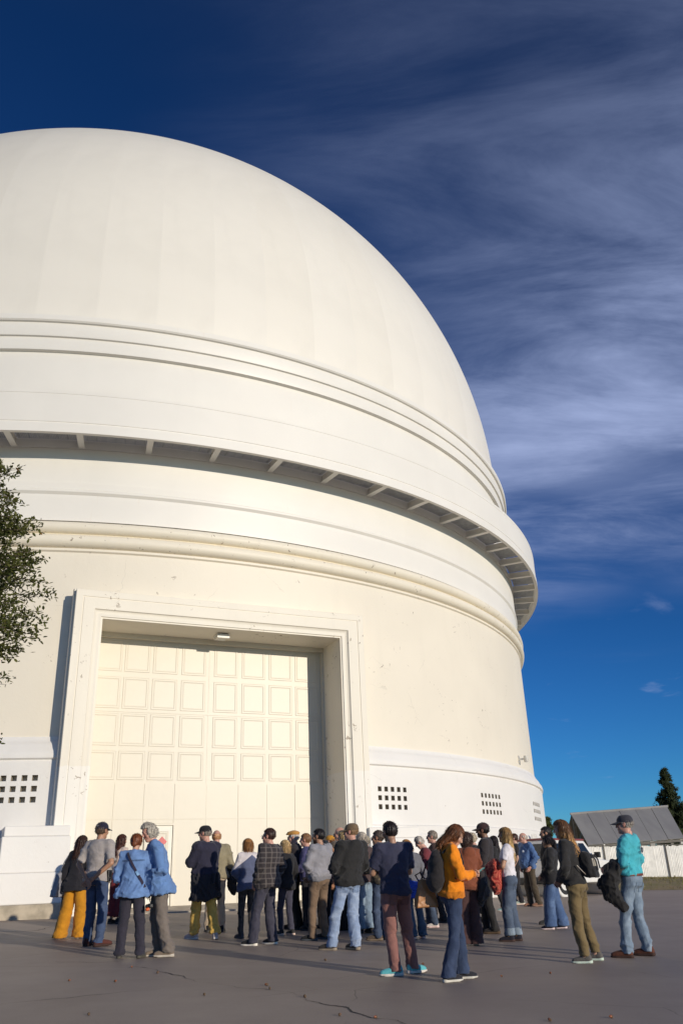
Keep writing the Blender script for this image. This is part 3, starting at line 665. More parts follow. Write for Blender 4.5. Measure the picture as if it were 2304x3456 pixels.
# ------------------------------------------------------------------ shared templates (head, hands, shoes, hair)
def head_field(P, fem):
    jw = 0.88 if fem else 1.0
    d = ell(P, (0, -0.012, 0.026), (0.076, 0.097, 0.092))
    d = smin(d, ell(P, (0, 0.022, -0.040), (0.058*jw, 0.066, 0.078)), 0.03)
    d = smin(d, ell(P, (0, 0.064, -0.096), (0.028*jw, 0.024, 0.022)), 0.025)
    for s in (-1, 1):
        d = smin(d, ell(P, (0.040*s, 0.054, -0.026), (0.028, 0.030, 0.030)), 0.02)
        d = smax(d, -ell(P, (0.031*s, 0.101, 0.006), (0.016, 0.016, 0.012)), 0.012)
        d = smin(d, ell(P, (0.031*s, 0.077, 0.003), (0.0135, 0.0135, 0.0125)), 0.003)
    d = smin(d, capsule(P, (-0.032, 0.083, 0.026), (0.032, 0.083, 0.026), 0.009, 0.009), 0.014)
    d = smin(d, capsule(P, (0, 0.090, 0.014), (0, 0.109, -0.028), 0.008, 0.0125), 0.010)
    d = smin(d, ell(P, (0, 0.098, -0.032), (0.017, 0.012, 0.009)), 0.006)
    d = smin(d, ell(P, (0, 0.086, -0.056), (0.022, 0.012, 0.006)), 0.005)
    d = smin(d, ell(P, (0, 0.085, -0.068), (0.019, 0.012, 0.006)), 0.005)
    for s in (-1, 1):
        e = ell(P, (0.079*s, -0.006, -0.002), (0.012, 0.021, 0.033)); e = smax(e, -ell(P, (0.092*s, 0.0, 0.002), (0.010, 0.013, 0.022)), 0.006)
        d = smin(d, e, 0.008)
    nk = capsule(P, (0, -0.022, -0.05), (0, -0.040, -0.26), 0.052 if not fem else 0.044, 0.062 if not fem else 0.052)
    return smin(d, nk, 0.03)
HEADS = {}
for fem in (0, 1):
    lo, hi = (-0.11, -0.13, -0.29), (0.11, 0.135, 0.135); h = 0.0068; P = ax(lo, hi, h); V, Q = nets(head_field(P, fem), lo, h)
    x, y, z = np.abs(V[:, 0]), V[:, 1], V[:, 2]
    C = np.ones((len(V), 3), f32)
    def paint(mask, col):
        C[:] = C*(1-mask[:, None])+np.array(col, f32)*mask[:, None]
    g_ = lambda c, r: np.exp(-(((x-c[0])/r[0])**2+((y-c[1])/r[1])**2+((z-c[2])/r[2])**2)**2)
    paint(g_((0, 0.09, -0.062), (0.022, 0.03, 0.011)), (0.80, 0.46, 0.46))
    paint(g_((0.031, 0.09, 0.003), (0.014, 0.03, 0.008)), (0.13, 0.11, 0.11))
    paint(g_((0.033, 0.09, 0.027), (0.021, 0.03, 0.005)), (0.30, 0.24, 0.2))
    paint(0.35*g_((0.045, 0.08, -0.03), (0.022, 0.03, 0.022)), (1.0, 0.72, 0.70)); paint(0.4*g_((0.08, -0.005, 0), (0.015, 0.03, 0.04)), (1.0, 0.65, 0.6))
    beard = np.clip(np.exp(-((z+0.085)/0.045)**4), 0, 1)*(y > -0.01)*np.clip((y+0.01)/0.02, 0, 1)*(1-g_((0, 0.095, -0.062), (0.024, 0.02, 0.010)))
    HEADS[fem] = (V, Q, C, beard.astype(f32))
def hand_field(P, curl):
    d = None
    ys = [0.031, 0.011, -0.010, -0.029]; Ls = [(0.042, 0.026, 0.020), (0.046, 0.029, 0.022), (0.043, 0.027, 0.021), (0.034, 0.021, 0.018)]
    for y, L_ in zip(ys, Ls):
        kn = (0.0, y, -0.088+0.12*abs(y-0.008)); e = capsule(P, (0, y*0.55, 0.0), kn, 0.016, 0.0125); d = e if d is None else smin(d, e, 0.014)
        a = 0.0; p = kn
        for i, l in enumerate(L_):
            a += curl*(0.9, 1.25, 0.8)[i]; q = (p[0]-math.sin(a)*l, p[1]*1.0+y*0.05, p[2]-math.cos(a)*l)
            e = capsule(P, p, q, 0.0095-0.0008*i, 0.009-0.001*i); d = smin(d, e, 0.004); p = q
    t = [(0.0, 0.020, -0.020), (-0.010, 0.046, -0.052), (-0.020-0.02*curl, 0.054-0.02*curl, -0.082), (-0.028-0.03*curl, 0.050-0.03*curl, -0.104)]
    e = chain(P, t, [0.016, 0.0125, 0.0105, 0.0085]); d = smin(d, e, 0.008)
    return smin(d, capsule(P, (0, 0, 0.05), (0, 0, -0.01), 0.024, 0.022), 0.02)
HANDS = {}
for nm, c in (('relaxed', 0.38), ('grip', 1.15)):
    lo, hi = (-0.11, -0.055, -0.205), (0.035, 0.085, 0.085); h = 0.0048; HANDS[nm] = nets(hand_field(ax(lo, hi, h), c), lo, h)
def tmpl(fn, lo, hi, h, name, smooth_it=0):
    V, Q = nets(fn(ax(lo, hi, h)), lo, h)
    if smooth_it: V = relax(V, Q, smooth_it)
    return V, Q
def shoe_up(P):
    d = chain(P, [(0, -0.045, 0.055), (0, 0.04, 0.055), (0.004, 0.13, 0.042), (0.004, 0.165, 0.036)], [0.040, 0.044, 0.040, 0.034])
    d = smin(d, capsule(P, (0, -0.030, 0.06), (0, -0.030, 0.115), 0.043, 0.043), 0.03)
    d = smax(d, P[2]-0.118, 0.006); return smax(d, 0.020-P[2], 0.004)
def shoe_sole(P):
    Z = (P[0], P[1], P[2]*0+0.0)
    d = chain(Z, [(0, -0.050, 0), (0, 0.03, 0), (0.006, 0.12, 0), (0.004, 0.168, 0)], [0.043, 0.042, 0.048, 0.040])
    toe = 0.006+np.clip(P[1]-0.12, 0, 1)*0.16-0.006
    return smax(smax(d, P[2]-0.030-np.clip(-P[1], 0, 1)*0.12, 0.004), toe-P[2], 0.004)
SHOE = tmpl(shoe_up, (-0.06, -0.10, 0.0), (0.06, 0.22, 0.14), 0.0085, 'shoe'); SOLE = tmpl(shoe_sole, (-0.06, -0.11, -0.01), (0.065, 0.23, 0.055), 0.0075, 'sole')
SHOE_ME, SOLE_ME = mk_np('shoe', *SHOE), mk_np('sole', *SOLE)
def sk(P, g, c=(0, -0.012, 0.026)): return ell(P, c, (0.076+g, 0.097+g, 0.092+g))
def facecut(P, z0=0.060, y0=0.045):
    """positive in the face region, so that hair leaves the face free"""
    return smin(P[1]-y0+0.5*np.clip(P[2]-0.02, 0, 1), z0-P[2], 0.02)
def strands(V, amp, n, rg, dirz=1.0):
    a = np.arctan2(V[:, 0], -V[:, 1]); s_ = np.zeros(len(V), f32)
    for _ in range(4):
        k = rg.uniform(n*0.6, n*1.6); s_ += np.sin(a*k+V[:, 2]*rg.uniform(-14, 14)*dirz+rg.uniform(0, 6))*rg.uniform(0.4, 1)
    return s_*amp
def hair_short(P):
    d = smax(sk(P, 0.013), facecut(P, 0.066, 0.040), 0.015); d = smax(d, -0.045-P[2]-0.5*np.clip(-P[1]-0.02, 0, 0.06), 0.01); return smax(d, -ell(P, (0, -0.002, -0.004), (0.11, 0.030, 0.042)), 0.008)
def hair_fringe(P):
    d = smax(sk(P, 0.011), P[1]-0.035, 0.012); d = smax(d, P[2]-0.055, 0.02); d = smax(d, -0.052-P[2], 0.01); return smax(d, -ell(P, (0, -0.002, -0.004), (0.11, 0.028, 0.040)), 0.008)
def hair_bob(P):
    d = smin(sk(P, 0.024), ell(P, (0, -0.025, -0.035), (0.098, 0.098, 0.095)), 0.03)
    d = smax(d, facecut(P, 0.062, 0.046), 0.012); return smax(d, -0.115-P[2]-0.25*np.clip(-P[1], 0, 1), 0.02)
def hair_long(P):
    d = smin(sk(P, 0.020), ell(P, (0, -0.030, -0.05), (0.092, 0.092, 0.10)), 0.03)
    d = smax(d, facecut(P, 0.064, 0.042), 0.012)
    Z = (P[0]*0.62, P[1], P[2]); e = chain(Z, [(0, -0.045, 0.02), (0, -0.085, -0.14), (0, -0.120, -0.28), (0, -0.125, -0.38)], [0.066, 0.062, 0.056, 0.030]); return smin(d, e, 0.03)
def hair_curly(P):
    d = sk(P, 0.030, (0, -0.018, 0.030)); d = smax(d, facecut(P, 0.070, 0.050), 0.015); d = smax(d, -0.085-P[2], 0.02)
    n = np.sin(P[0]*150+2*np.sin(P[2]*90))*np.sin(P[1]*140+2*np.sin(P[0]*80))*np.sin(P[2]*150+1.7*np.sin(P[1]*95)); return d+0.009*n
def hair_bushy(P):
    d = smin(sk(P, 0.036, (0, -0.028, 0.018)), ell(P, (0, -0.05, -0.06), (0.105, 0.085, 0.10)), 0.04); d = smax(d, facecut(P, 0.066, 0.042), 0.015)
    n = np.sin(P[0]*110+2*np.sin(P[2]*60))*np.sin(P[1]*100+2*np.sin(P[0]*70))*np.sin(P[2]*105+1.7*np.sin(P[1]*65)); return d+0.010*n
def hair_updo(P):
    d = smax(sk(P, 0.015), facecut(P, 0.066, 0.040), 0.012); d = smax(d, -0.06-P[2], 0.02); return smin(d, ell(P, (0, -0.105, -0.035), (0.045, 0.034, 0.050)), 0.03)
def hair_pony(P):
    d = smax(sk(P, 0.016), facecut(P, 0.066, 0.040), 0.012); d = smax(d, -0.06-P[2], 0.02)
    e = chain(P, [(0, -0.10, 0.03), (0.0, -0.135, -0.02), (0.01, -0.14, -0.16), (0.0, -0.125, -0.26)], [0.036, 0.046, 0.044, 0.016]); return smin(d, e, 0.025)
HAIR = {}
_rg = random.Random(77)
for nm, fn, lo_z, amp, nn in (('short', hair_short, -0.13, 0.0016, 34), ('fringe', hair_fringe, -0.13, 0.0014, 34), ('bob', hair_bob, -0.20, 0.0020, 30), ('long', hair_long, -0.46, 0.0036, 24),
                          ('curly', hair_curly, -0.15, 0.0, 1), ('bushy', hair_bushy, -0.22, 0.0, 1), ('updo', hair_updo, -0.14, 0.0022, 24), ('pony', hair_pony, -0.34, 0.003, 18)):
    lo, hi = (-0.15, -0.21, lo_z), (0.15, 0.12, 0.18); h = 0.0088; V, Q = nets(fn(ax(lo, hi, h)), lo, h)
    if amp: V = V+vnormals(V, Q)*strands(V, amp, nn, _rg)[:, None]
    # loose strands break up the outline
    N = vnormals(V, Q); idx = [i for i in _rg.sample(range(len(V)), min(len(V), 1500 if nm in ('long', 'bob', 'pony') else 900))]; sv, sq = [], []
    for i in idx:
        p_, n_ = V[i], N[i]
        if n_[2] < -0.6: continue
        if nm in ('long', 'bob', 'pony'):
            dv = np.array((n_[0]*0.25+_rg.gauss(0, 0.16), n_[1]*0.25+_rg.gauss(0, 0.16)-0.15*(p_[2] > 0), -1.0+0.5*max(0, n_[2]))); L_ = _rg.uniform(0.03, 0.09); w_ = 0.0028
        else: dv = np.array((n_[0]*0.5+_rg.gauss(0, 0.5), n_[1]*0.5-0.5+_rg.gauss(0, 0.4), n_[2]*0.35-0.3+_rg.gauss(0, 0.35))); L_ = _rg.uniform(0.010, 0.022) if nm not in ('curly', 'bushy') else _rg.uniform(0.015, 0.03); w_ = 0.0026
        dv = dv/np.linalg.norm(dv); sd = np.cross(dv, n_); sd = sd/(np.linalg.norm(sd)+1e-6)*w_; q0 = p_-n_*0.003; q1 = q0+dv*L_*0.55+n_*0.006; q2 = q0+dv*L_+n_*_rg.uniform(0.0, 0.008)
        b_ = len(V)+len(sv); sv += [q0-sd, q0+sd, q1+sd*0.8, q1-sd*0.8, q2+sd*0.2, q2-sd*0.2]; sq += [(b_, b_+1, b_+2, b_+3), (b_+3, b_+2, b_+4, b_+5)]
    V = np.concatenate([V, np.array(sv, f32)]); Q = np.concatenate([Q, np.array(sq, np.int32)])
    HAIR[nm] = (V, Q)
# caps
def cap_mesh(kind):
    v = []; f = []; n = 20; m = 7
    if kind == 'flat':
        lo, hi = (-0.13, -0.16, -0.02), (0.13, 0.19, 0.16); h = 0.009
        def fl(P):
            d = smin(ell(P, (0, -0.005, 0.085), (0.098, 0.128, 0.040)), sk(P, 0.013), 0.02); d = smax(d, 0.048-P[2]+0.18*np.clip(-P[1], -0.1, 1)*0, 0.006)
            return smin(d, smax(ell(P, (0, 0.085, 0.062), (0.082, 0.060, 0.020)), 0.050-P[2], 0.004), 0.015)
        return mk_np('cap', *nets(fl(ax(lo, hi, h)), lo, h))
    for j in range(m+1):
        e = j/m*math.pi/2
        for i in range(n):
            a = 2*math.pi*i/n; sq = 1+0.03*math.cos(2*a); r = math.cos(e)**0.72
            v.append((0.091*r*math.cos(a)*sq, -0.010+0.113*r*math.sin(a), 0.030+0.098*math.sin(e)**0.9-(0.010 if j == 0 and math.sin(a) < 0 else 0)))
    f = [(j*n+i, j*n+(i+1) % n, (j+1)*n+(i+1) % n, (j+1)*n+i) for j in range(m) for i in range(n)]
    return mk('cap', v, f, 60)
def brim_mesh():
    v = []; f = []; n = 12; m = 5
    for k in (0, 1):
        for j in range(m+1):
            for i in range(n+1):
                a = math.pi*(0.08+0.84*i/n); t = j/m; r0 = (0.092*math.cos(a), -0.010+0.113*math.sin(a)); r1 = (0.088*math.cos(a), 0.060+0.125*math.sin(a)**0.75)
                x = r0[0]+(r1[0]-r0[0])*t; y = r0[1]+(r1[1]-r0[1])*t; z = 0.036-0.022*t-0.9*x*x*(0.6+t*1.2)-0.005*k; v.append((x, y, z))
    s = n+1; o = (m+1)*s
    for j in range(m):
        for i in range(n):
            f += [(j*s+i, j*s+i+1, (j+1)*s+i+1, (j+1)*s+i), (o+j*s+i+1, o+j*s+i, o+(j+1)*s+i, o+(j+1)*s+i+1)]
    for i in range(n): f.append((m*s+i, m*s+i+1, o+m*s+i+1, o+m*s+i))
    return mk('brim', v, f, 60)
CAP_ME, FLAT_ME, BRIM_ME = cap_mesh('ball'), cap_mesh('flat'), brim_mesh()
gl = MB()
for s in (-1, 1):
    gl.tube([(0.031*s+0.022*math.cos(2*math.pi*i/14), 0.104+0.004*abs(math.cos(2*math.pi*i/14)), 0.002+0.018*math.sin(2*math.pi*i/14)) for i in range(15)], 0.0022, 5, False)
    gl.tube([(0.054*s, 0.102, 0.006), (0.082*s, 0.05, 0.008), (0.084*s, -0.01, 0.006)], 0.0022, 5)
gl.tube([(-0.010, 0.108, 0.006), (0.010, 0.108, 0.006)], 0.0022, 5)
GLASS_ME = mk('glasses', gl.v, gl.f, 60)

# ------------------------------------------------------------------ people materials
def lin(r, g, b):
    if b >= max(r, g):
        m_ = 0.35*r+0.5*g+0.15*b; r, g, b = r+(m_-r)*0.22, g+(m_-g)*0.22, b+(m_-b)*0.22
    q = lambda c: (c/255)/12.92 if c <= 10 else ((c/255+0.055)/1.055)**2.4
    return (q(r), q(g), q(b))
def skin_mat(name, col):
    if ('skin', name) in _mats: return _mats[('skin', name)]
    m, nt, p = new_mat(name); b = NB(nt)
    at = nt.nodes.new('ShaderNodeVertexColor'); at.layer_name = 'tint'
    n = b.noise(b.coord(), 40, 4, 0.6); base = b.mix(b.range(n, 0.3, 0.7), sc(col, 0.90), sc(col, 1.08))
    nt.links.new(b.mix(1.0, base, at.outputs[0], 'MULTIPLY'), p.inputs['Base Color']); p.inputs['Roughness'].default_value = 0.48
    p.inputs['Subsurface Weight'].default_value = 0.0
    _mats[('skin', name)] = m; return m
def fabric(kind, col, col2=None):
    col = tuple(q*0.95 for q in col)
    if col2: col2 = tuple(q*0.9 for q in col2)
    key = ('fab', kind, col, col2)
    if key in _mats: return _mats[key]
    m, nt, p = new_mat(kind+' fabric'); b = NB(nt); c = b.coord()
    n = b.noise(c, 9, 5, 0.6); base = b.mix(b.range(n, 0.25, 0.75), sc(col, 0.86), sc(col, 1.12)); rough = 0.88
    if kind == 'denim':
        fade = b.noise(c, 4.5, 4, 0.55); base = b.mix(b.math('MULTIPLY', b.range(fade, 0.45, 0.75), 0.55), base, col2 or tuple(min(1, q*1.7+0.03) for q in col))
        base = b.mix(b.math('MULTIPLY', b.noise(b.coord(scale=(1, 1, 0.15)), 120, 2, 0.5), 0.35), base, sc(col, 0.6))
    elif kind == 'plaid':
        o = b.sep(c)
        def stripes(v, f_, w): return b.range(b.math('ABSOLUTE', b.math('SUBTRACT', b.math('FRACT', b.math('MULTIPLY', v, f_)), 0.5)), w, w-0.03)
        u = b.math('MULTIPLY', b.math('ARCTAN2', o[0], b.math('MULTIPLY', o[1], -1.0)), 0.17)
        s1 = stripes(u, 13, 0.13); s2 = stripes(o[2], 13, 0.13)
        base = b.mix(b.math('MULTIPLY', s1, 0.55), base, col2); base = b.mix(b.math('MULTIPLY', s2, 0.55), base, col2)
    elif kind == 'floral':
        v = nt.nodes.new('ShaderNodeTexVoronoi'); v.inputs['Scale'].default_value = 13; nt.links.new(c, v.inputs['Vector'])
        base = b.mix(b.range(v.outputs['Distance'], 0.18, 0.5), col2, base); base = b.mix(b.range(b.noise(c, 22, 3, 0.6), 0.5, 0.62), base, sc(col2, 1.4))
    elif kind == 'batik':
        w = nt.nodes.new('ShaderNodeTexWave'); w.inputs['Scale'].default_value = 9; w.inputs['Distortion'].default_value = 14; w.inputs['Detail'].default_value = 3; nt.links.new(c, w.inputs['Vector'])
        base = b.mix(b.range(w.outputs['Fac'], 0.25, 0.75), base, col2)
    elif kind == 'yoke':   # pale yoke over a coloured fleece, cut on a slant
        o = b.sep(c); e = b.math('ADD', o[2], b.math('MULTIPLY', b.math('ABSOLUTE', b.math('SUBTRACT', o[0], 0.06)), 0.75))
        e = b.math('ADD', e, b.math('MULTIPLY', b.noise(c, 6, 2, 0.5), 0.03)); base = b.mix(b.range(e, 1.335, 1.345), base, col2)
    elif kind == 'quilt':
        o = b.sep(c); rough = 0.42
    elif kind == 'leather': rough = 0.42
    elif kind == 'camo':
        base = b.mix(b.range(b.noise(c, 11, 3, 0.5), 0.5, 0.54), base, col2)
    nt.links.new(base, p.inputs['Base Color']); p.inputs['Roughness'].default_value = rough
    p.inputs['Sheen Weight'].default_value = 0.0 if kind in ('leather', 'quilt') else 0.15
    hb = b.bump(b.noise(b.coord(scale=(1, 1, 0.6)), 16, 4, 0.6, 0.6), 0.45, 0.02); hb = b.bump(b.noise(c, 240, 2, 0.5), 0.15, 0.002, hb)
    nt.links.new(hb, p.inputs['Normal']); _mats[key] = m; return m
def hair_mat(col, tip=None, zc=1.6):
    key = ('hair', col, tip, round(zc, 2))
    if key in _mats: return _mats[key]
    m, nt, p = new_mat('hair'); b = NB(nt); n = b.noise(b.coord(scale=(1, 1, 0.10)), 55, 4, 0.65); n2 = b.noise(b.coord(scale=(1, 1, 0.3)), 14, 3, 0.6)
    base = b.mix(b.range(n, 0.35, 0.68), sc(col, 0.5), sc(col, 1.6))
    if tip:
        z = b.math('SUBTRACT', b.sep(b.coord())[2], zc); base = b.mix(b.range(b.math('ADD', z, b.math('MULTIPLY', n2, 0.16)), 0.10, -0.10), base, b.mix(b.range(n, 0.35, 0.68), sc(tip, 0.5), sc(tip, 1.45)))
    nt.links.new(base, p.inputs['Base Color']); p.inputs['Roughness'].default_value = 0.42; p.inputs['Specular IOR Level'].default_value = 0.4
    nt.links.new(b.bump(n, 0.6, 0.012, b.bump(n2, 0.5, 0.02)), p.inputs['Normal']); _mats[key] = m; return m
def solid(name, col, rough=0.6, metal=0.0): return plain(name+str(tuple(round(q, 3) for q in col)), col, rough, metal, 0.12, 30)
SKIN = {'fair': (0.56, 0.33, 0.235), 'tan': (0.44, 0.235, 0.145), 'brown': (0.22, 0.112, 0.066), 'olive': (0.40, 0.225, 0.145), 'pink': (0.58, 0.31, 0.23)}

# ------------------------------------------------------------------ the figure
def torso_prof(sp):
    f_ = sp.get('fem', 0); bw = sp.get('build', 1.0); bel = sp.get('belly', 0.0)
    z = np.array([0.80, 0.86, 0.93, 1.00, 1.08, 1.18, 1.28, 1.36, 1.42, 1.465, 1.50], f32)
    a = np.array([0.10, 0.155, 0.172, 0.165, 0.153, 0.163, 0.178, 0.178, 0.160, 0.105, 0.06], f32)
    b_ = np.array([0.07, 0.105, 0.120, 0.115, 0.108, 0.115, 0.122, 0.115, 0.098, 0.076, 0.055], f32)
    cy = np.array([0, -0.012, -0.014, -0.004, 0.004, 0.006, 0.0, -0.012, -0.022, -0.030, -0.034], f32)
    if f_: a = a*np.array([1, 1.04, 1.06, 0.98, 0.86, 0.86, 0.88, 0.88, 0.88, 0.88, 0.9], f32); b_ = b_*np.array([1, 1.06, 1.06, 0.96, 0.90, 0.98, 1.0, 0.95, 0.93, 0.92, 0.9], f32)
    a = a*1.0; b_ = b_*1.05
    g_ = np.exp(-((z-1.05)/0.12)**2); a = a*bw*(1+0.18*bel*g_); b_ = b_*(0.4+0.6*bw)*(1+0.55*bel*g_); cy = cy+0.045*bel*g_
    return z, a, b_, cy
def torso_field(P, sp, infl, drape=False):
    z, a, b_, cy = torso_prof(sp)
    if drape: a, b_, cy = a.copy(), b_.copy(), cy.copy(); a[:2] = a[2]; b_[:2] = b_[2]; cy[:2] = cy[2]
    zz = P[2].ravel(); sh = P[2].shape
    A = (np.interp(zz, z, a)+infl).astype(f32).reshape(sh); B = (np.interp(zz, z, b_)+infl).astype(f32).reshape(sh); Cy = np.interp(zz, z, cy).astype(f32).reshape(sh)
    return (np.sqrt((P[0]/A)**2+((P[1]-Cy)/B)**2)-1)*np.minimum(A, B)
def back_y(sp, x, z, infl):
    zz, a, b_, cy = torso_prof(sp); A = np.interp(z, zz, a)+infl; B = np.interp(z, zz, b_)+infl
    return np.interp(z, zz, cy)-B*np.sqrt(np.maximum(0.0, 1-(np.asarray(x)/A)**2))
ARMS = {   # (elbow, wrist) for the right side; x mirrored for the left
    'down': ((0.255, -0.035, 1.145), (0.262, 0.035, 0.895)), 'relaxed': ((0.262, -0.045, 1.145), (0.240, 0.075, 0.905)), 'crossed': ((0.252, 0.085, 1.150), (-0.03, 0.235, 1.165)),
    'behind': ((0.285, -0.105, 1.150), (0.045, -0.185, 0.945)), 'pocket': ((0.285, -0.075, 1.150), (0.205, 0.065, 0.935)), 'phone': ((0.235, 0.045, 1.135), (0.055, 0.265, 1.145)),
    'clasp': ((0.275, 0.0, 1.140), (0.045, 0.190, 0.985)), 'carry': ((0.265, 0.0, 1.135), (0.185, 0.225, 1.085)), 'reach': ((0.255, 0.115, 1.20), (0.095, 0.30, 1.09)), 'hips': ((0.345, -0.07, 1.175), (0.195, 0.01, 1.02)), 'hug': ((0.250, 0.06, 1.14), (0.03, 0.215, 1.10)), 'face': ((0.240, 0.13, 1.20), (0.085, 0.19, 1.42))}
LEGR = {'straight': (0.096, 0.074, 0.066), 'loose': (0.101, 0.086, 0.080), 'wide': (0.106, 0.112, 0.130), 'slim': (0.092, 0.064, 0.050), 'flare': (0.095, 0.066, 0.092), 'bell': (0.100, 0.095, 0.125)}
PEOPLE = {}
def euler_m(rx, ry, rz): return np.array((Matrix.Rotation(rz, 3, 'Z') @ Matrix.Rotation(ry, 3, 'Y') @ Matrix.Rotation(rx, 3, 'X')), f32)
def person(pid, sp):
    rg = random.Random(pid*13+5); x0, y0, H = sp['at'][0], sp['at'][1], sp['H']; s = H/1.765
    head_rz = R(sp.get('face', 0)); hd = R(sp['dir'])
    dist = math.hypot(x0, y0); res = 0.0125 if dist < 15.5 else 0.0155
    c, sn = math.cos(-hd), math.sin(-hd)
    lw = sp.get('lean', (0, 0)); lean = ((c*lw[0]-sn*lw[1])/s, (sn*lw[0]+c*lw[1])/s)
    fw = sp.get('fwd', 0.0)         # bend forward
    def pose(V):                    # shear + forward bend, then scale
        V = np.array(V, f32); z = V[:, 2]; t = np.clip(z/1.62, 0, 1.2)
        V = V.copy(); V[:, 0] += lean[0]*t; V[:, 1] += lean[1]*t+fw*np.clip((z-0.9)/0.7, 0, 1.3)**1.3
        return V*s
    feet = sp.get('feet')
    if feet is None: feet = ((-0.10, 0.0, 0), (0.10, 0.0, 0))
    FT = []
    for fx, fy, yaw in feet:        # world offsets -> local
        FT.append(((c*fx-sn*fy)/s, (sn*fx+c*fy)/s, R(yaw)-0.0))
    FT.sort(key=lambda q: q[0])     # left foot first
    hipx = 0.088 if not sp.get('fem') else 0.086
    L_ = []
    for i, (fx, fy, yaw) in enumerate(FT):
        sg = -1 if i == 0 else 1; hip = np.array((hipx*sg, 0.0, 0.90)); ank = np.array((fx, fy, 0.085)); fd = np.array((-math.sin(yaw), math.cos(yaw), 0))
        kn = (hip*0.47+ank*0.53)+np.array((0, 1, 0))*0.022*sp.get('knee', 1.0)+fd*0.012; L_.append((hip, kn, ank, yaw))
    sw = (0.172 if not sp.get('fem') else 0.150)*(0.35+0.65*sp.get('build', 1.0))
    AR = []
    ar = sp.get('arms', ('relaxed', 'relaxed'))
    for i, nm in enumerate(ar):     # left, right
        sg = -1 if i == 0 else 1; e, w = ARMS[nm] if isinstance(nm, str) else nm
        k = sw/0.172; sh = np.array((sw*sg, -0.022, 1.425)); e = np.array((e[0]*sg*(0.6+0.4*k), e[1], e[2])); w = np.array((w[0]*sg, w[1], w[2]))
        if nm == 'crossed' and sg < 0: w = w+np.array((0, 0.03, 0.035))
        if nm == 'behind' and sg < 0: w = w+np.array((0, -0.03, -0.03))
        AR.append((sh, e, w))
    # ---- clothes
    up = sp['top']; infl = up.get('loose', 0.014); hem = up.get('hem', 0.90); sl = up.get('sleeve', 1.0); puffy = up.get('puff', 0.0)
    def arm_field(P, r0, r1, r2, cut=1.0, k=0.03):
        d = None
        for sh, e, w in AR:
            if cut >= 1: pts, rad = [sh, e, e+(w-e)*(0.97 if cut == 1 else min(1, cut))], [r0, r1, r2]
            elif cut > 0.5: t = (cut-0.5)*2; pts, rad = [sh, e, e+(w-e)*t], [r0, r1, r1+(r2-r1)*t]
            else: t = cut*2; pts, rad = [sh, sh+(e-sh)*t], [r0, r0+(r1-r0)*t]
            q = chain(P, pts, rad)
            v = (np.array(pts[-1])-np.array(pts[-2])); v = v/np.linalg.norm(v); ce = np.array(pts[-1])+v*0.004
            q = smax(q, (P[0]-ce[0])*v[0]+(P[1]-ce[1])*v[1]+(P[2]-ce[2])*v[2], 0.004)
            d = q if d is None else np.minimum(d, q)
        return d
    xs_ = [q[k][0] for q in AR for k in range(3)]; ys_ = [q[k][1] for q in AR for k in range(3)]
    lo = (min(-0.27, min(xs_)-0.09), min(-0.22, min(ys_)-0.09), min(hem, min(q[2][2] for q in AR if sl >= 1) if sl >= 1 else 2)-0.05); hi = (max(0.27, max(xs_)+0.09), max(0.25, max(ys_)+0.10), 1.60)
    P = ax(lo, hi, res)
    t = torso_field(P, sp, infl, True); hemz = hem+0.012*np.sin(P[0]*14+pid)+0.01*np.sin(P[1]*17+2*pid)
    flare = up.get('flare', 0.0)
    if flare: t = t-flare*np.clip((1.12-P[2])/0.25, 0, 1)
    t = smax(t, hemz-P[2], 0.008); t = smax(t, P[2]-1.485, 0.02)
    a_ = arm_field(P, (0.066 if not sp.get('fem') else 0.056)+infl*0.8, 0.048+infl*0.9+puffy*0.02, 0.036+infl*0.55+puffy*0.01, sl)
    d = smin(t, a_, 0.035)
    for sg in (-1, 1): d = smin(d, capsule(P, (0.02*sg, -0.035, 1.465), (0.135*sg, -0.025, 1.440), 0.050+infl*0.5, 0.052+infl*0.5), 0.03)
    kind = up.get('kind', 'shirt')
    col_h = up.get('collar', 0.0)
    nkr = 0.062 if not sp.get('fem') else 0.054
    if col_h: d = smin(d, smax(capsule(P, (0, -0.032, 1.44), (0, -0.030, 1.475+col_h), nkr+0.022, nkr+0.012), P[2]-1.478-col_h, 0.006), 0.02)
    d = smax(d, -capsule(P, (0, -0.030, 1.47), (0, -0.012, 1.62), nkr, nkr+0.004), 0.008)
    if up.get('hood'):
        d = smin(d, smax(ell(P, (0, -0.115, 1.435), (0.118, 0.070, 0.095)), -ell(P, (0, -0.07, 1.50), (0.075, 0.055, 0.07)), 0.02), 0.02)
        d = smin(d, ell(P, (0, -0.10, 1.40), (0.10, 0.055, 0.06)), 0.03)
    V, Q = nets(d, lo, res)
    zz = V[:, 2]; wmask = 0.45+0.9*np.exp(-((zz-1.02)/0.13)**2)+0.8*(np.abs(V[:, 0]) > 0.19)
    if up.get('tex') == 'quilt': V = V+vnormals(V, Q)*(0.012*np.abs(np.sin(zz*math.pi/0.055))-0.006)[:, None]
    V = folds(V, Q, rg, up.get('wrinkle', 1.0), [(17, 0.0050), (33, 0.0036), (66, 0.0013)], (1, 1, 1.5), wmask)
    shirt_me = mk_np(kind, pose(V), Q); SV, SQ = V, Q
    lg = sp['legs']; r0, r1, r2 = LEGR[lg.get('cut', 'straight')]; lw_ = lg.get('w', 1.0); hz = lg.get('hemz', 0.045)
    lo = (min(-0.24, min(q[2][0] for q in L_)-0.17), min(-0.22, min(q[2][1] for q in L_)-0.17), hz-0.04); hi = (max(0.24, max(q[2][0] for q in L_)+0.17), max(0.22, max(q[2][1] for q in L_)+0.17), 1.06); P = ax(lo, hi, res)
    d = None
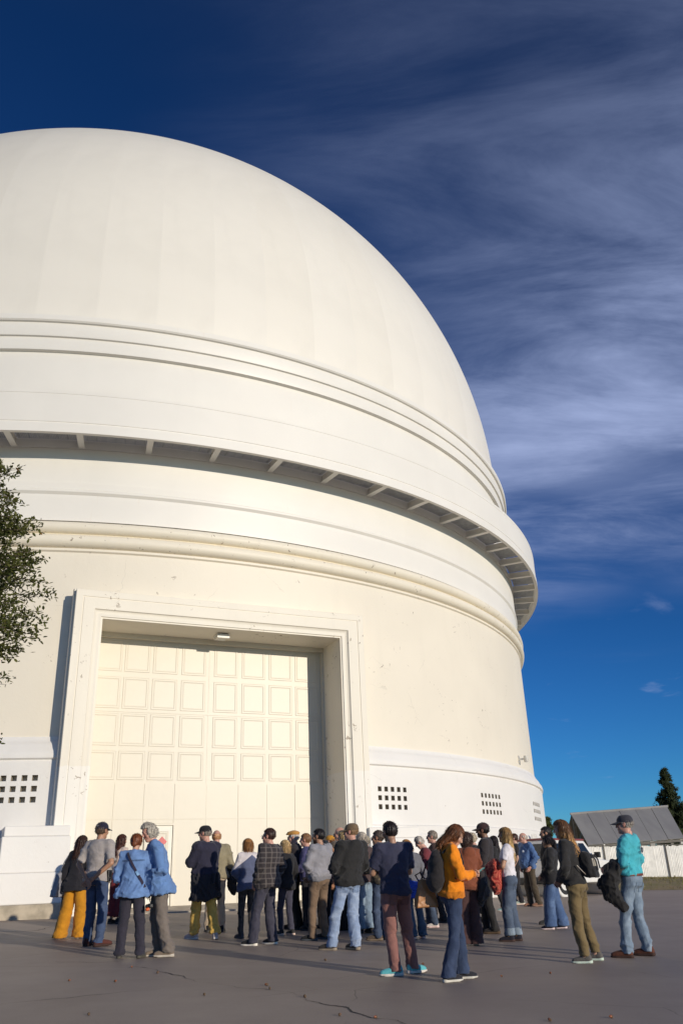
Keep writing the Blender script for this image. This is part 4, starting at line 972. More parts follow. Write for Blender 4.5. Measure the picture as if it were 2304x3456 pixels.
    for hip, kn, ank, yaw in L_:
        an = ank+np.array((0, -0.012, -0.045)); q = chain(P, [hip, kn, an], [r0*lw_, r1*lw_, r2*lw_]); q = smin(q, capsule(P, hip+np.array((0, -0.03, 0.02)), hip*0.6+kn*0.4, 0.088*lw_, 0.07*lw_), 0.03); d = q if d is None else smin(d, q, 0.012)
    d = smin(d, smax(smax(torso_field(P, sp, 0.002), P[2]-1.01, 0.01), 0.845-P[2], 0.02), 0.035); d = smax(d, hz+0.006*np.sin(P[0]*20+pid)-P[2], 0.005)
    V, Q = nets(d, lo, res); zz = V[:, 2]
    wm = (0.35+1.2*np.exp(-((zz-0.13)/0.10)**2)+0.6*np.exp(-((zz-0.47)/0.09)**2)+0.5*np.exp(-((zz-0.84)/0.08)**2))*np.clip((0.97-zz)/0.08, 0, 1)
    V = folds(V, Q, rg, lg.get('wrinkle', 1.0), [(19, 0.0042), (40, 0.0027)], (1, 1, 2.2), wm)
    pants_me = mk_np('trousers', pose(V), Q); TV, TQ = V, Q
    # ---- body: coarse torso and limbs, fine head and hands, joined in one mesh
    lo = (min(-0.25, min(xs_)-0.07), min(-0.18, min(ys_)-0.07, min(q[2][1] for q in L_)-0.1), 0.0); hi = (max(0.25, max(xs_)+0.07), max(0.2, max(ys_)+0.07, max(q[2][1] for q in L_)+0.16), 1.56); rb = 0.024 if sl >= 1 and not sp.get('bare') else 0.018; P = ax(lo, hi, rb)
    d = torso_field(P, sp, -0.026); d = smax(smax(d, P[2]-1.47, 0.02), 0.84-P[2], 0.02)
    d = smin(d, arm_field(P, *((0.040, 0.034, 0.027) if sl >= 1 else (0.050, 0.042, 0.029)), 1.02), 0.03)
    for hip, kn, ank, yaw in L_:
        d = smin(d, chain(P, [hip, kn, ank], [0.078, 0.052, 0.036]), 0.02)
        fd = np.array((-math.sin(yaw), math.cos(yaw), 0)); d = smin(d, capsule(P, ank+np.array((0, 0, -0.03)), ank+fd*0.12+np.array((0, 0, -0.045)), 0.034, 0.026), 0.02)
    d = smin(d, capsule(P, (0, -0.035, 1.40), (0, -0.025, 1.53), 0.058 if not sp.get('fem') else 0.048, 0.05 if not sp.get('fem') else 0.044), 0.03)
    VB, QB = nets(d, lo, rb); parts = [(VB, QB, np.ones((len(VB), 3), f32))]
    hv, hq, hc_, brd = HEADS[1 if sp.get('fem') else 0]; hs = 0.98 if sp.get('fem') else 1.015
    HR = euler_m(R(-sp.get('nod', 0)), R(sp.get('tilt', 0)), head_rz); piv = np.array((0, -0.035, -0.10), f32); hc0 = np.array((0, 0.020, 1.634), f32)
    def head_tf(V): return (((np.asarray(V, f32)-piv)@HR.T)+piv)*hs+hc0
    tint = hc_.copy()
    if sp.get('beard'): tint = tint*(1-brd[:, None]*0.9)+np.array(sp['beard'], f32)*brd[:, None]*0.9
    parts.append((head_tf(hv), hq, tint))
    for i, (sh, e, w) in enumerate(AR):
        nm = sp.get('hands', ('relaxed', 'relaxed'))[i]; v, q = HANDS[nm]; v = v.copy()
        if i == 0: v[:, 0] *= -1; q = q[:, ::-1]
        dn = (w-e)/np.linalg.norm(w-e); ref = np.array((0, 1.0, 0)) if abs(dn[2]) > 0.75 else np.array((0, 0.15, 1.0)); yv = ref-dn*(ref@dn); yv /= np.linalg.norm(yv); zv = -dn; xv = np.cross(yv, zv)
        v = v@np.stack([xv, yv, zv]).astype(f32)*(0.90 if sp.get('fem') else 1.0)+np.array(w+dn*0.022, f32); parts.append((v.astype(f32), q, np.tile(np.array([[1.0, 0.93, 0.92]], f32), (len(v), 1))))
    VV, QQ, CC, b0_ = [], [], [], 0
    for v, q, cc in parts: VV.append(v); QQ.append(q+b0_); CC.append(cc); b0_ += len(v)
    VV = pose(np.concatenate(VV)); QQ = np.concatenate(QQ); CC = np.concatenate(CC)
    me = mk_np('person', VV, QQ); at = me.color_attributes.new('tint', 'FLOAT_COLOR', 'POINT'); at.data.foreach_set('color', np.concatenate([CC, np.ones((len(CC), 1), f32)], 1).ravel())
    o = link('person', me, None, skin_mat('skin '+sp.get('skin', 'fair'), SKIN[sp.get('skin', 'fair')])); o.location = (x0, y0, gz(x0, y0)); o.rotation_euler = (0, 0, hd)
    setp(o, sp['label'], 'person', 'visitors waiting outside the observatory')
    link(kind, shirt_me, o, fabric(up.get('tex', 'cloth'), up['col'], up.get('col2')))
    link(lg.get('kind', 'trousers'), pants_me, o, fabric(lg.get('tex', 'cloth'), lg['col'], lg.get('col2')))
    def slot(ob, m): ob.material_slots[0].link = 'OBJECT'; ob.material_slots[0].material = m
    def shared(name, data, parent, m):
        if not data.materials: data.materials.append(m)
        q = link(name, data, parent); slot(q, m); return q
    def put_head(name, data_v, data_q, m, parent=o): return link(name, mk_np(name, pose(head_tf(data_v)), data_q), parent, m)
    def me_arrays(me_):
        v = np.empty(len(me_.vertices)*3, f32); me_.vertices.foreach_get('co', v); return v.reshape(-1, 3)
    def put_head_me(name, me_, m, parent=o):
        q = me_.copy(); q.name = name; v = pose(head_tf(me_arrays(me_))); q.vertices.foreach_set('co', v.ravel()); q.materials.clear(); q.update(); return link(name, q, parent, m)
    if sp.get('hair'):
        st, hcol = sp['hair'][0], sp['hair'][1]; tip = sp['hair'][2] if len(sp['hair']) > 2 else None
        v, q = HAIR[st]; v = v.copy()
        if st in ('long', 'pony') and len(sp['hair']) > 3: v[:, 2] = np.where(v[:, 2] < 0, v[:, 2]*sp['hair'][3], v[:, 2])
        # hair hangs: keep long hair vertical below the chin whatever the nod
        ob = put_head('hair', v, q, hair_mat(hcol, tip, 1.634*s))
    if sp.get('cap'):
        cc = sp['cap']; ck = cc.get('kind', 'ball')
        cm = fabric('cloth', cc['col']); co = put_head_me('cap', CAP_ME if ck == 'ball' else FLAT_ME, cm)
        if ck == 'ball': put_head_me('brim', BRIM_ME, fabric('cloth', cc.get('brim', cc['col'])), co)
    if sp.get('glasses'): put_head_me('glasses', GLASS_ME, solid('spectacle frame', (0.03, 0.03, 0.035), 0.3))
    sh_ = sp.get('shoes', {})
    for hip, kn, ank, yaw in L_:
        q = shared('shoe', SHOE_ME, o, fabric('cloth', sh_.get('col', (0.03, 0.03, 0.03)))); k = s*(0.90 if sp.get('fem') else 1.0)
        q.location = (ank[0]*s, ank[1]*s, 0.0); q.rotation_euler = (0, 0, yaw); q.scale = (k, k, k)
        shared('sole', SOLE_ME, q, solid('sole', sh_.get('sole', (0.05, 0.05, 0.05)), 0.8))
    PEOPLE[pid] = dict(o=o, pose=pose, head=head_tf, s=s, arms=AR, sp=sp, infl=infl, hd=hd, legs=L_, rg=rg, shirt=(SV, SQ), pants=(TV, TQ))
    return o
BLACK, CHAR, NAVY = (0.012, 0.012, 0.013), (0.030, 0.029, 0.030), (0.014, 0.016, 0.034)
def W(*a): return lin(*a)
person(1, dict(at=(-5.07, 16.23), H=1.69, lean=(0.08, 0), dir=-14, fem=1, feet=((-0.16, -0.02, 6), (0.16, 0.05, -6)), arms=('down', 'carry'), skin='tan', hair=('long', W(52, 34, 26), W(70, 44, 30), 0.85), face=-12,
    top=dict(kind='cardigan', col=W(30, 28, 38), hem=0.80, loose=0.022, flare=0.03), legs=dict(cut='wide', col=W(196, 132, 20), kind='trousers', hemz=0.02, wrinkle=0.9), shoes=dict(col=W(120, 100, 80), sole=W(210, 200, 190)),
    label='person in mustard wide trousers and a dark cardigan with a grey tote bag'))
person(2, dict(at=(-4.23, 14.79), H=1.86, lean=(0.0, 0), dir=-18, feet=((-0.11, 0.06, 10), (0.11, -0.04, -40)), arms=('behind', 'behind'), skin='tan', build=1.10, belly=0.3, hair=('short', W(90, 72, 58)), face=-10, cap=dict(col=W(28, 26, 56)),
    top=dict(kind='polo_shirt', col=W(168, 160, 156), hem=0.90, loose=0.022, sleeve=0.42, collar=0.03), legs=dict(cut='straight', tex='denim', col=W(58, 80, 122), kind='jeans'), shoes=dict(col=W(84, 42, 34), sole=W(60, 36, 30)), bare=1,
    label='person in a grey shirt and navy cap standing with hands clasped behind the back'))
person(3, dict(at=(-5.23, 19.80), H=1.80, lean=(0.03, 0), dir=-30, fem=1, feet=((-0.08, 0.0, 0), (0.08, 0.0, 0)), arms=('relaxed', 'relaxed'), hair=('long', W(66, 36, 26), W(88, 48, 32), 1.05), face=-10,
    top=dict(kind='blouse', col=W(222, 200, 184), hem=0.98, loose=0.016), legs=dict(cut='wide', col=W(112, 34, 38), kind='trousers', hemz=0.14), shoes=dict(col=BLACK),
    label='person with long brown hair in a cream top and maroon wide trousers'))
person(4, dict(at=(-3.20, 13.01), H=1.63, lean=(0.0, 0), dir=2, fem=1, build=1.10, feet=((-0.15, 0.02, 12), (0.15, 0.0, -10)), arms=('clasp', 'clasp'), hair=('updo', W(112, 62, 36)), face=-8, nod=4,
    top=dict(kind='shirt', tex='cloth', col=W(98, 140, 204), hem=0.84, loose=0.026, flare=0.03, collar=0.03, wrinkle=1.6), legs=dict(cut='straight', col=W(46, 42, 58), w=1.06), shoes=dict(col=CHAR, sole=W(80, 76, 66)),
    label='person with auburn pinned-up hair in a blue shirt with a dark cross-body strap'))
person(5, dict(at=(-2.78, 13.16), H=1.77, lean=(-0.13, 0), dir=112, feet=((-0.06, 0.10, 0), (0.10, -0.06, -18)), arms=('clasp', 'relaxed'), skin='pink', build=1.06, belly=0.3, fwd=0.10, hair=('curly', W(168, 160, 148)), face=10, nod=8,
    top=dict(kind='shirt', col=W(92, 136, 200), hem=0.80, loose=0.034, flare=0.045, collar=0.035, wrinkle=1.7), legs=dict(cut='loose', col=W(116, 106, 98), kind='cargo_trousers', wrinkle=1.6), shoes=dict(col=W(128, 112, 96), sole=W(190, 180, 165)), hands=('relaxed', 'relaxed'),
    label='person with curly grey hair in a blue shirt leaning in to speak to someone'))
person(6, dict(at=(-2.63, 15.86), H=1.83, lean=(-0.02, 0), dir=48, build=1.22, belly=0.4, feet=((-0.19, 0.04, 12), (0.19, -0.04, -35)), arms=('crossed', 'crossed'), skin='pink', hair=('fringe', W(150, 140, 130)), face=25, cap=dict(col=W(24, 23, 30)), glasses=1,
    top=dict(kind='sweater', col=W(36, 34, 60), hem=0.94, loose=0.026), legs=dict(cut='loose', col=W(226, 184, 92), kind='cargo_trousers', wrinkle=1.5, hemz=0.09), shoes=dict(col=W(190, 180, 178), sole=W(225, 215, 205)),
    label='person in a navy sweater and black cap with a dark jacket tied at the waist'))
person(7, dict(at=(-2.69, 17.36), H=1.80, lean=(0.0, 0), dir=14, build=1.15, feet=((-0.13, -0.02, 5), (0.13, 0.02, -15)), arms=('relaxed', 'carry'), skin='pink', hair=('fringe', W(196, 150, 110)), face=4,
    top=dict(kind='shirt', col=W(146, 136, 110), hem=0.90, loose=0.028), legs=dict(cut='straight', col=W(196, 176, 150)), shoes=dict(col=BLACK),
    label='person in an olive grey shirt behind the one in the navy sweater'))
person(8, dict(at=(-1.94, 16.01), H=1.60, lean=(0.03, 0), dir=26, fem=1, build=1.05, feet=((-0.08, -0.05, 20), (0.09, 0.05, -5)), arms=('clasp', 'clasp'), hair=('bob', W(150, 104, 58)), face=20,
    top=dict(kind='fleece', tex='yoke', col=W(86, 96, 132), col2=W(222, 214, 214), hem=0.82, loose=0.026, collar=0.05), legs=dict(cut='slim', tex='floral', col=W(70, 66, 66), col2=W(44, 42, 44), kind='leggings'), shoes=dict(col=W(74, 72, 76), sole=W(90, 88, 90)),
    label='person with a blond bob in a white and blue fleece and patterned leggings'))
person(9, dict(at=(-1.52, 14.71), H=1.73, lean=(0.12, 0), dir=58, build=1.16, belly=0.35, feet=((-0.15, -0.08, 12), (0.16, 0.08, 0)), arms=('pocket', 'pocket'), skin='pink', hair=('short', W(62, 40, 34)), face=18, glasses=1,
    top=dict(kind='flannel_shirt', tex='plaid', col=W(48, 42, 44), col2=W(112, 104, 100), hem=0.84, loose=0.030, flare=0.02, collar=0.03), legs=dict(cut='loose', col=W(60, 58, 76), wrinkle=1.4), shoes=dict(col=BLACK, sole=W(236, 228, 214)),
    label='person in a dark plaid flannel shirt with a hand in the pocket'))
person(10, dict(at=(-1.28, 16.53), H=1.58, dir=52, fem=1, feet=((-0.10, 0.0, 0), (0.10, 0.0, -10)), arms=('clasp', 'relaxed'), hair=('bob', W(190, 160, 112)), face=10,
    top=dict(kind='jacket', col=W(30, 28, 32), hem=0.84, loose=0.028), legs=dict(cut='slim', col=W(64, 62, 84), kind='leggings', hemz=0.10), shoes=dict(col=CHAR, sole=W(232, 206, 190)),
    label='fair-haired person in black half hidden behind the plaid shirt'))
person(11, dict(at=(-1.20, 17.77), H=1.78, dir=84, build=1.06, feet=((-0.08, 0.08, 0), (0.09, -0.08, 0)), arms=('pocket', 'pocket'), skin='pink', hair=('fringe', W(210, 200, 190)), cap=dict(kind='flat', col=W(196, 142, 70)), glasses=1,
    top=dict(kind='jacket', col=W(40, 34, 38), hem=0.82, loose=0.028, collar=0.05), legs=dict(cut='loose', col=W(22, 20, 22)), shoes=dict(col=W(54, 40, 34)),
    label='person in a tan flat cap and black jacket'))
person(12, dict(at=(-0.95, 17.53), H=1.72, dir=80, feet=((-0.02, 0.09, 0), (0.04, -0.09, 0)), arms=('carry', 'pocket'), skin='pink', hair=('short', W(142, 104, 72)),
    top=dict(kind='jacket', col=W(74, 72, 124), hem=0.88, loose=0.022, collar=0.04), legs=dict(cut='straight', col=W(34, 32, 38)), shoes=dict(col=BLACK),
    label='person in a purple blue jacket between the flat cap and the grey jacket'))
person(13, dict(at=(-0.66, 15.52), H=1.74, lean=(0.05, 0), dir=46, build=1.12, feet=((-0.10, -0.14, 30), (0.10, 0.14, 20)), arms=('clasp', 'clasp'), skin='olive', beard=(0.06, 0.05, 0.05), hair=('short', W(30, 26, 28)), face=28,
    top=dict(kind='jacket', col=W(146, 144, 152), hem=0.93, loose=0.026, wrinkle=1.4), legs=dict(cut='straight', col=W(122, 100, 80), kind='chinos', wrinkle=1.3), shoes=dict(col=BLACK, sole=W(74, 80, 88)),
    label='bearded person in a light grey jacket and brown chinos'))
person(14, dict(at=(-0.62, 17.95), H=1.60, dir=60, fem=1, arms=('relaxed', 'relaxed'), hair=('bushy', W(176, 150, 118)), top=dict(kind='jacket', col=W(70, 60, 58), hem=0.86, loose=0.024), legs=dict(col=W(40, 38, 44)),
    label='person with frizzy blond hair just behind the light grey jacket'))
person(15, dict(at=(-0.52, 19.40), H=1.73, dir=70, fem=1, arms=('relaxed', 'relaxed'), hair=('short', W(120, 80, 50)), cap=dict(col=W(206, 146, 44)), top=dict(kind='jacket', col=W(92, 54, 50), hem=0.88, loose=0.022), legs=dict(col=W(40, 38, 44)),
    label='person in a yellow cap at the back of the crowd'))
person(16, dict(at=(-0.40, 18.35), H=1.58, dir=100, arms=('relaxed', 'relaxed'), skin='tan', hair=('fringe', W(110, 100, 90)), cap=dict(col=W(96, 84, 74)), top=dict(kind='jacket', col=W(64, 40, 40), hem=0.88, loose=0.022), legs=dict(col=W(40, 38, 44)),
    label='short person in a grey brown cap beside the yellow cap'))
person(17, dict(at=(-0.28, 18.60), H=1.87, dir=88, skin='pink', hair=('fringe', W(150, 130, 116)), glasses=1, nod=6, arms=('relaxed', 'clasp'), top=dict(kind='sweater', col=W(44, 40, 46), hem=0.88, loose=0.020), legs=dict(col=W(30, 28, 32)),
    label='tall bald person with glasses behind the olive cap'))
person(18, dict(at=(-0.20, 17.45), H=1.77, dir=78, fem=1, hair=('long', W(196, 168, 118), W(216, 192, 140), 0.75), arms=('relaxed', 'clasp'), top=dict(kind='jacket', col=W(28, 26, 28), hem=0.86, loose=0.022), legs=dict(col=W(20, 20, 22), cut='wide', hemz=0.03), shoes=dict(col=W(60, 60, 62)),
    label='person with long pale blond hair beside the olive cap'))
person(19, dict(at=(-0.23, 13.82), H=1.76, lean=(0.20, 0), dir=34, build=1.12, feet=((-0.18, 0.02, 38), (0.18, -0.01, 10)), arms=('clasp', 'clasp'), skin='pink', hair=('fringe', W(150, 120, 90)), face=38, cap=dict(col=W(116, 96, 72)),
    top=dict(kind='hoodie', col=W(34, 33, 33), hem=0.88, loose=0.034, hood=1, collar=0.02, wrinkle=1.2), legs=dict(cut='loose', tex='denim', col=W(140, 164, 204), col2=W(206, 216, 226), kind='jeans', wrinkle=1.7), shoes=dict(col=W(60, 52, 46), sole=W(150, 136, 118)),
    label='person in a black hoodie, olive cap and pale blue jeans standing feet apart'))
person(20, dict(at=(0.14, 16.80), H=1.71, dir=40, hair=('bob', W(186, 174, 158)), fem=1, build=1.1, arms=('relaxed', 'clasp'), top=dict(kind='jacket', col=W(78, 60, 58), hem=0.86, loose=0.026), legs=dict(cut='wide', tex='denim', col=W(126, 152, 178), col2=W(170, 188, 200), kind='jeans', hemz=0.08), shoes=dict(col=W(50, 44, 44)),
    label='grey-haired person in a brown jacket and loose pale jeans behind the black hoodie'))
person(21, dict(at=(0.22, 18.10), H=1.68, dir=86, skin='pink', hair=('fringe', W(150, 140, 128)), cap=dict(col=W(160, 150, 126)), glasses=1, arms=('relaxed', 'clasp'), top=dict(kind='jacket', col=W(60, 44, 42), hem=0.86, loose=0.024), legs=dict(col=W(36, 34, 40)),
    label='person in a pale cap in profile left of the navy T-shirt'))
person(22, dict(at=(0.36, 15.41), H=1.70, lean=(0.06, 0), dir=74, feet=((-0.04, -0.11, 10), (0.06, 0.11, 0)), skin='tan', hair=('short', W(84, 72, 64)), glasses=1, arms=('carry', 'carry'), build=1.06,
    top=dict(kind='jacket', tex='camo', col=W(70, 62, 52), col2=W(112, 100, 78), hem=0.88, loose=0.026), legs=dict(tex='denim', col=W(58, 76, 108), kind='jeans', wrinkle=1.6), shoes=dict(col=W(92, 78, 66), sole=W(120, 104, 88)),
    label='person in a mottled brown jacket and jeans overlapped by the navy T-shirt'))
person(23, dict(at=(0.49, 10.98), H=1.68, lean=(-0.04, 0), dir=22, build=1.10, feet=((-0.07, -0.10, 72), (0.14, 0.12, -78)), knee=1.6, arms=('crossed', 'crossed'), skin='olive', hair=('short', W(40, 34, 34)), face=12, beard=(0.2, 0.16, 0.14),
    top=dict(kind='t_shirt', col=W(50, 52, 82), hem=0.89, loose=0.022, sleeve=0.40), legs=dict(cut='straight', col=W(142, 98, 90), kind='trousers', w=1.06, wrinkle=1.2), shoes=dict(col=W(74, 186, 196), sole=W(214, 206, 196)), bare=1,
    label='person in a navy T-shirt with crossed arms and turquoise shoes'))
person(24, dict(at=(1.00, 15.58), H=1.56, lean=(-0.06, 0), dir=14, fem=1, build=1.05, feet=((-0.08, -0.04, 5), (0.09, 0.05, -5)), arms=('clasp', 'clasp'), hair=('bob', W(176, 124, 62)), face=16, nod=14, fwd=0.05,
    top=dict(kind='hoodie', col=W(112, 112, 120), hem=0.98, loose=0.024, hood=1), legs=dict(cut='flare', tex='denim', col=W(74, 96, 122), kind='jeans'), shoes=dict(col=W(70, 40, 44), sole=W(236, 196, 188)),
    label='person in a grey hoodie with a bright blue puffer jacket tied round the waist'))
person(25, dict(at=(1.44, 17.95), H=1.68, lean=(0.02, 0), dir=86, fem=1, build=1.05, feet=((-0.04, 0.09, 0), (0.05, -0.09, -4)), arms=('phone', 'phone'), skin='pink', hair=('short', W(186, 178, 168)), nod=26, fwd=0.10, glasses=1,
    top=dict(kind='jacket', col=W(112, 44, 52), hem=0.88, loose=0.028), legs=dict(tex='denim', col=W(62, 80, 108), kind='jeans'), shoes=dict(col=W(226, 216, 206), sole=W(235, 205, 198)),
    label='grey-haired person in a maroon jacket looking down, with white running shoes'))
person(26, dict(at=(1.68, 19.11), H=1.79, dir=82, hair=('short', W(140, 128, 116)), skin='pink', glasses=1, arms=('relaxed', 'relaxed'), top=dict(kind='jacket', col=W(70, 52, 50), hem=0.86, loose=0.024), legs=dict(col=W(36, 36, 42)),
    label='grey-haired person with glasses behind the maroon jacket'))
person(27, dict(at=(1.05, 10.46), H=1.64, lean=(0.08, 0), dir=-80, fem=1, build=1.06, belly=0.2, feet=((-0.08, -0.13, 14), (0.10, 0.13, -4)), arms=('phone', 'phone'), hands=('grip', 'grip'), hair=('long', W(96, 58, 32), W(120, 74, 40), 0.62), nod=32, glasses=1,
    top=dict(kind='fleece', col=W(238, 138, 6), hem=0.90, loose=0.018, collar=0.05), legs=dict(cut='flare', tex='denim', col=W(38, 58, 96), kind='jeans', w=1.04, wrinkle=1.0, hemz=0.05), shoes=dict(col=W(34, 34, 44), sole=W(205, 200, 188)),
    label='person in a bright orange fleece looking down at a phone'))
person(28, dict(at=(1.70, 14.30), H=1.62, lean=(0.08, 0), dir=18, fem=1, build=1.12, feet=((-0.10, 0.0, 5), (0.10, 0.0, -25)), arms=('relaxed', 'carry'), skin='tan', hair=('bushy', W(64, 46, 40)), face=14,
    top=dict(kind='hoodie', col=W(128, 68, 42), hem=0.84, loose=0.028, hood=1), legs=dict(cut='wide', col=W(70, 44, 42), hemz=0.03), shoes=dict(col=W(30, 28, 28), sole=W(120, 110, 100)),
    label='person in a rust brown hooded top with dark bushy hair'))
person(29, dict(at=(2.57, 19.50), H=1.74, lean=(0.02, 0), dir=74, fem=1, feet=((0.10, 0.04, 0), (0.16, -0.09, 0)), arms=('phone', 'phone'), skin='pink', hair=('curly', W(186, 172, 150)), nod=16,
    top=dict(kind='jacket', col=W(32, 31, 34), hem=0.84, loose=0.026), legs=dict(cut='straight', col=W(36, 36, 42), hemz=0.14), shoes=dict(col=W(24, 22, 24), sole=W(40, 38, 40)),
    label='person with curly grey blond hair in black, left of the dark cap'))
person(30, dict(at=(2.33, 16.42), H=1.84, lean=(0.06, 0), dir=76, feet=((-0.06, 0.07, 0), (0.08, -0.07, 0)), arms=('clasp', 'clasp'), skin='brown', beard=(0.10, 0.08, 0.08), hair=('short', W(24, 20, 20)), cap=dict(col=W(62, 40, 40)),
    top=dict(kind='shirt', col=W(46, 40, 42), hem=0.88, loose=0.026, collar=0.04), legs=dict(cut='straight', col=W(34, 32, 32)), shoes=dict(col=W(44, 38, 36), sole=W(90, 70, 50)),
    label='tall bearded person in a dark brown cap and black clothes'))
person(31, dict(at=(3.42, 22.60), H=1.74, lean=(0.10, 0), dir=70, fem=1, feet=((-0.22, 0.0, 0), (0.20, 0.05, 0)), hair=('long', W(36, 26, 26), W(40, 28, 28), 0.8), arms=('relaxed', 'relaxed'), top=dict(kind='jacket', col=W(30, 28, 30), hem=0.86, loose=0.022), legs=dict(col=W(40, 40, 46)), shoes=dict(col=W(180, 214, 206), sole=W(235, 215, 205)),
    label='person with long black hair between the dark cap and the white T-shirt'))
person(32, dict(at=(2.49, 14.95), H=1.71, lean=(0.04, 0), dir=74, fem=1, feet=((-0.07, -0.05, 0), (0.07, 0.05, 0)), arms=('hug', 'hug'), skin='tan', hair=('long', W(140, 108, 66), W(212, 178, 114), 1.15), face=4, nod=-4,
    top=dict(kind='t_shirt', col=W(226, 220, 226), hem=0.98, loose=0.010, sleeve=0.32), legs=dict(cut='loose', tex='denim', col=W(74, 92, 120), col2=W(112, 130, 150), kind='jeans', hemz=0.10), shoes=dict(col=W(30, 26, 44), sole=W(70, 50, 44)), bare=1,
    label='person with long straight blond hair in a white T-shirt and blue jeans'))
person(33, dict(at=(4.48, 25.70), H=1.86, lean=(0.12, 0), dir=84, arms=('relaxed', 'relaxed'), skin='fair', hair=('short', W(70, 50, 40)), feet=((-0.08, 0.05, 0), (0.12, -0.05, 0)), top=dict(kind='t_shirt', col=W(32, 30, 38), hem=0.88, loose=0.022, sleeve=0.42), legs=dict(col=W(36, 34, 40)), shoes=dict(col=W(196, 206, 190), sole=W(240, 215, 200)), bare=1,
    label='person in a black T-shirt and pale sneakers partly behind the long blond hair'))
person(34, dict(at=(4.80, 24.80), H=1.87, lean=(-0.10, 0), dir=112, build=1.12, belly=0.7, feet=((-0.09, 0.10, 0), (0.10, -0.10, -10)), arms=('pocket', 'pocket'), skin='pink', hair=('fringe', W(190, 180, 168)), face=-12,
    top=dict(kind='shirt', col=W(70, 108, 168), hem=0.88, loose=0.026, collar=0.03, wrinkle=1.5), legs=dict(cut='loose', col=W(78, 66, 50), wrinkle=1.6), shoes=dict(col=W(132, 92, 70), sole=W(140, 110, 90)),
    label='far person with white hair in a blue shirt, hand in the pocket'))
person(35, dict(at=(3.90, 18.40), H=1.82, lean=(0.06, 0), dir=92, arms=('relaxed', 'relaxed'), skin='olive', hair=('short', W(30, 26, 28)), top=dict(kind='jacket', col=W(26, 25, 28), hem=0.86, loose=0.024), legs=dict(col=W(80, 104, 140), tex='denim', kind='jeans'),
    label='taller dark-haired person just behind the ponytail'))
person(36, dict(at=(3.68, 17.27), H=1.64, lean=(0.06, 0), dir=76, fem=1, build=1.08, feet=((-0.12, -0.08, 0), (0.15, 0.08, 0)), arms=('clasp', 'relaxed'), skin='olive', hair=('pony', W(30, 24, 26), W(36, 28, 28), 0.9), nod=4,
    top=dict(kind='shirt', col=W(33, 31, 33), hem=0.82, loose=0.032, flare=0.03), legs=dict(cut='wide', tex='denim', col=W(66, 98, 150), col2=W(120, 150, 190), kind='jeans', hemz=0.05), shoes=dict(col=W(52, 48, 70), sole=W(225, 205, 205)),
    label='person with a dark ponytail in a loose black shirt and wide blue jeans'))
person(37, dict(at=(2.99, 12.07), H=1.72, lean=(-0.16, 0.0), dir=56, fem=1, feet=((-0.12, -0.14, 22), (0.10, 0.16, 14)), arms=('clasp', 'clasp'), hair=('long', W(98, 68, 44), W(198, 150, 92), 1.0), face=16,
    top=dict(kind='sweater', col=W(36, 34, 34), hem=0.94, loose=0.022), legs=dict(cut='straight', col=W(116, 98, 64), kind='hiking_trousers', wrinkle=1.5, hemz=0.09), shoes=dict(col=W(96, 92, 88), sole=W(200, 214, 198)),
    label='person with long wavy golden hair and a small black backpack in olive trousers'))
person(38, dict(at=(3.72, 12.59), H=1.79, lean=(0.13, 0), dir=56, build=1.14, belly=0.15, feet=((-0.17, -0.10, 14), (0.18, 0.10, 8)), arms=('carry', 'relaxed'), skin='pink', hair=('fringe', W(170, 160, 150)), face=10, cap=dict(col=W(54, 54, 66)), glasses=1,
    top=dict(kind='long_sleeve_shirt', col=W(46, 184, 202), hem=1.005, loose=0.020, wrinkle=1.4), legs=dict(cut='straight', tex='denim', col=W(120, 142, 166), col2=W(168, 186, 200), kind='jeans', w=1.05, wrinkle=1.6), shoes=dict(col=W(96, 52, 34), sole=W(60, 38, 30)),
    label='person in a turquoise long-sleeved shirt and grey cap at the right of the crowd'))

# ------------------------------------------------------------------ things carried and worn
def soft(pid, name, fn, lo, hi, h, mat, label=None, cat=None, amp=0.0, freqs=((28, 0.005), (55, 0.003)), aniso=(1, 1, 1), child=False, smooth_it=0):
    q = PEOPLE[pid]; F = fn(ax(lo, hi, h)); V, Q = nets(F, lo, h)
    if smooth_it: V = relax(V, Q, smooth_it)
    if amp: V = folds(V, Q, q['rg'], amp, list(freqs), aniso)
    me = mk_np(name, q['pose'](V), Q)
    if child: return link(name, me, q['o'], mat)
    o = link(name, me, None, mat); o.location = q['o'].location; o.rotation_euler = q['o'].rotation_euler
    return setp(o, label, cat)
def tubes(pid, name, paths, r, mat, parent=None, n=6):
    q = PEOPLE[pid]; mb_ = MB()
    for p_ in paths: mb_.tube([Vector(v) for v in q['pose'](np.array(p_, f32))], r, n)
    return mb_.build(name, mat, parent or q['o'], 60)
def ribbon(pid, name, x0, z0, x1, z1, w, mat, infl, n=18, side=-1):
    q = PEOPLE[pid]; sp = q['sp']; v = []
    d = Vector((x1-x0, z1-z0)).normalized(); nx, nz = -d.y*w/2, d.x*w/2
    for e in (0.0, 0.006):
        for i in range(n+1):
            t = i/n
            for sg in (-1, 1):
                x, z = x0+(x1-x0)*t+nx*sg, z0+(z1-z0)*t+nz*sg; v.append((x, float(back_y(sp, x, z, infl+0.012+e)), z))
    m = 2*(n+1); f = []
    for i in range(n):
        a = 2*i; f += [(a, a+1, a+3, a+2), (m+a+1, m+a, m+a+2, m+a+3), (a, a+2, m+a+2, m+a), (a+3, a+1, m+a+1, m+a+3)]
    return link(name, mk(name, q['pose'](np.array(v, f32)), f, 60), q['o'], mat)
def rbox(P, c, hx, r):
    qx = [np.abs(P[i]-c[i])-hx[i]+r for i in range(3)]
    return np.sqrt(sum(np.maximum(k, 0)**2 for k in qx))+np.minimum(np.maximum(np.maximum(qx[0], qx[1]), qx[2]), 0)-r
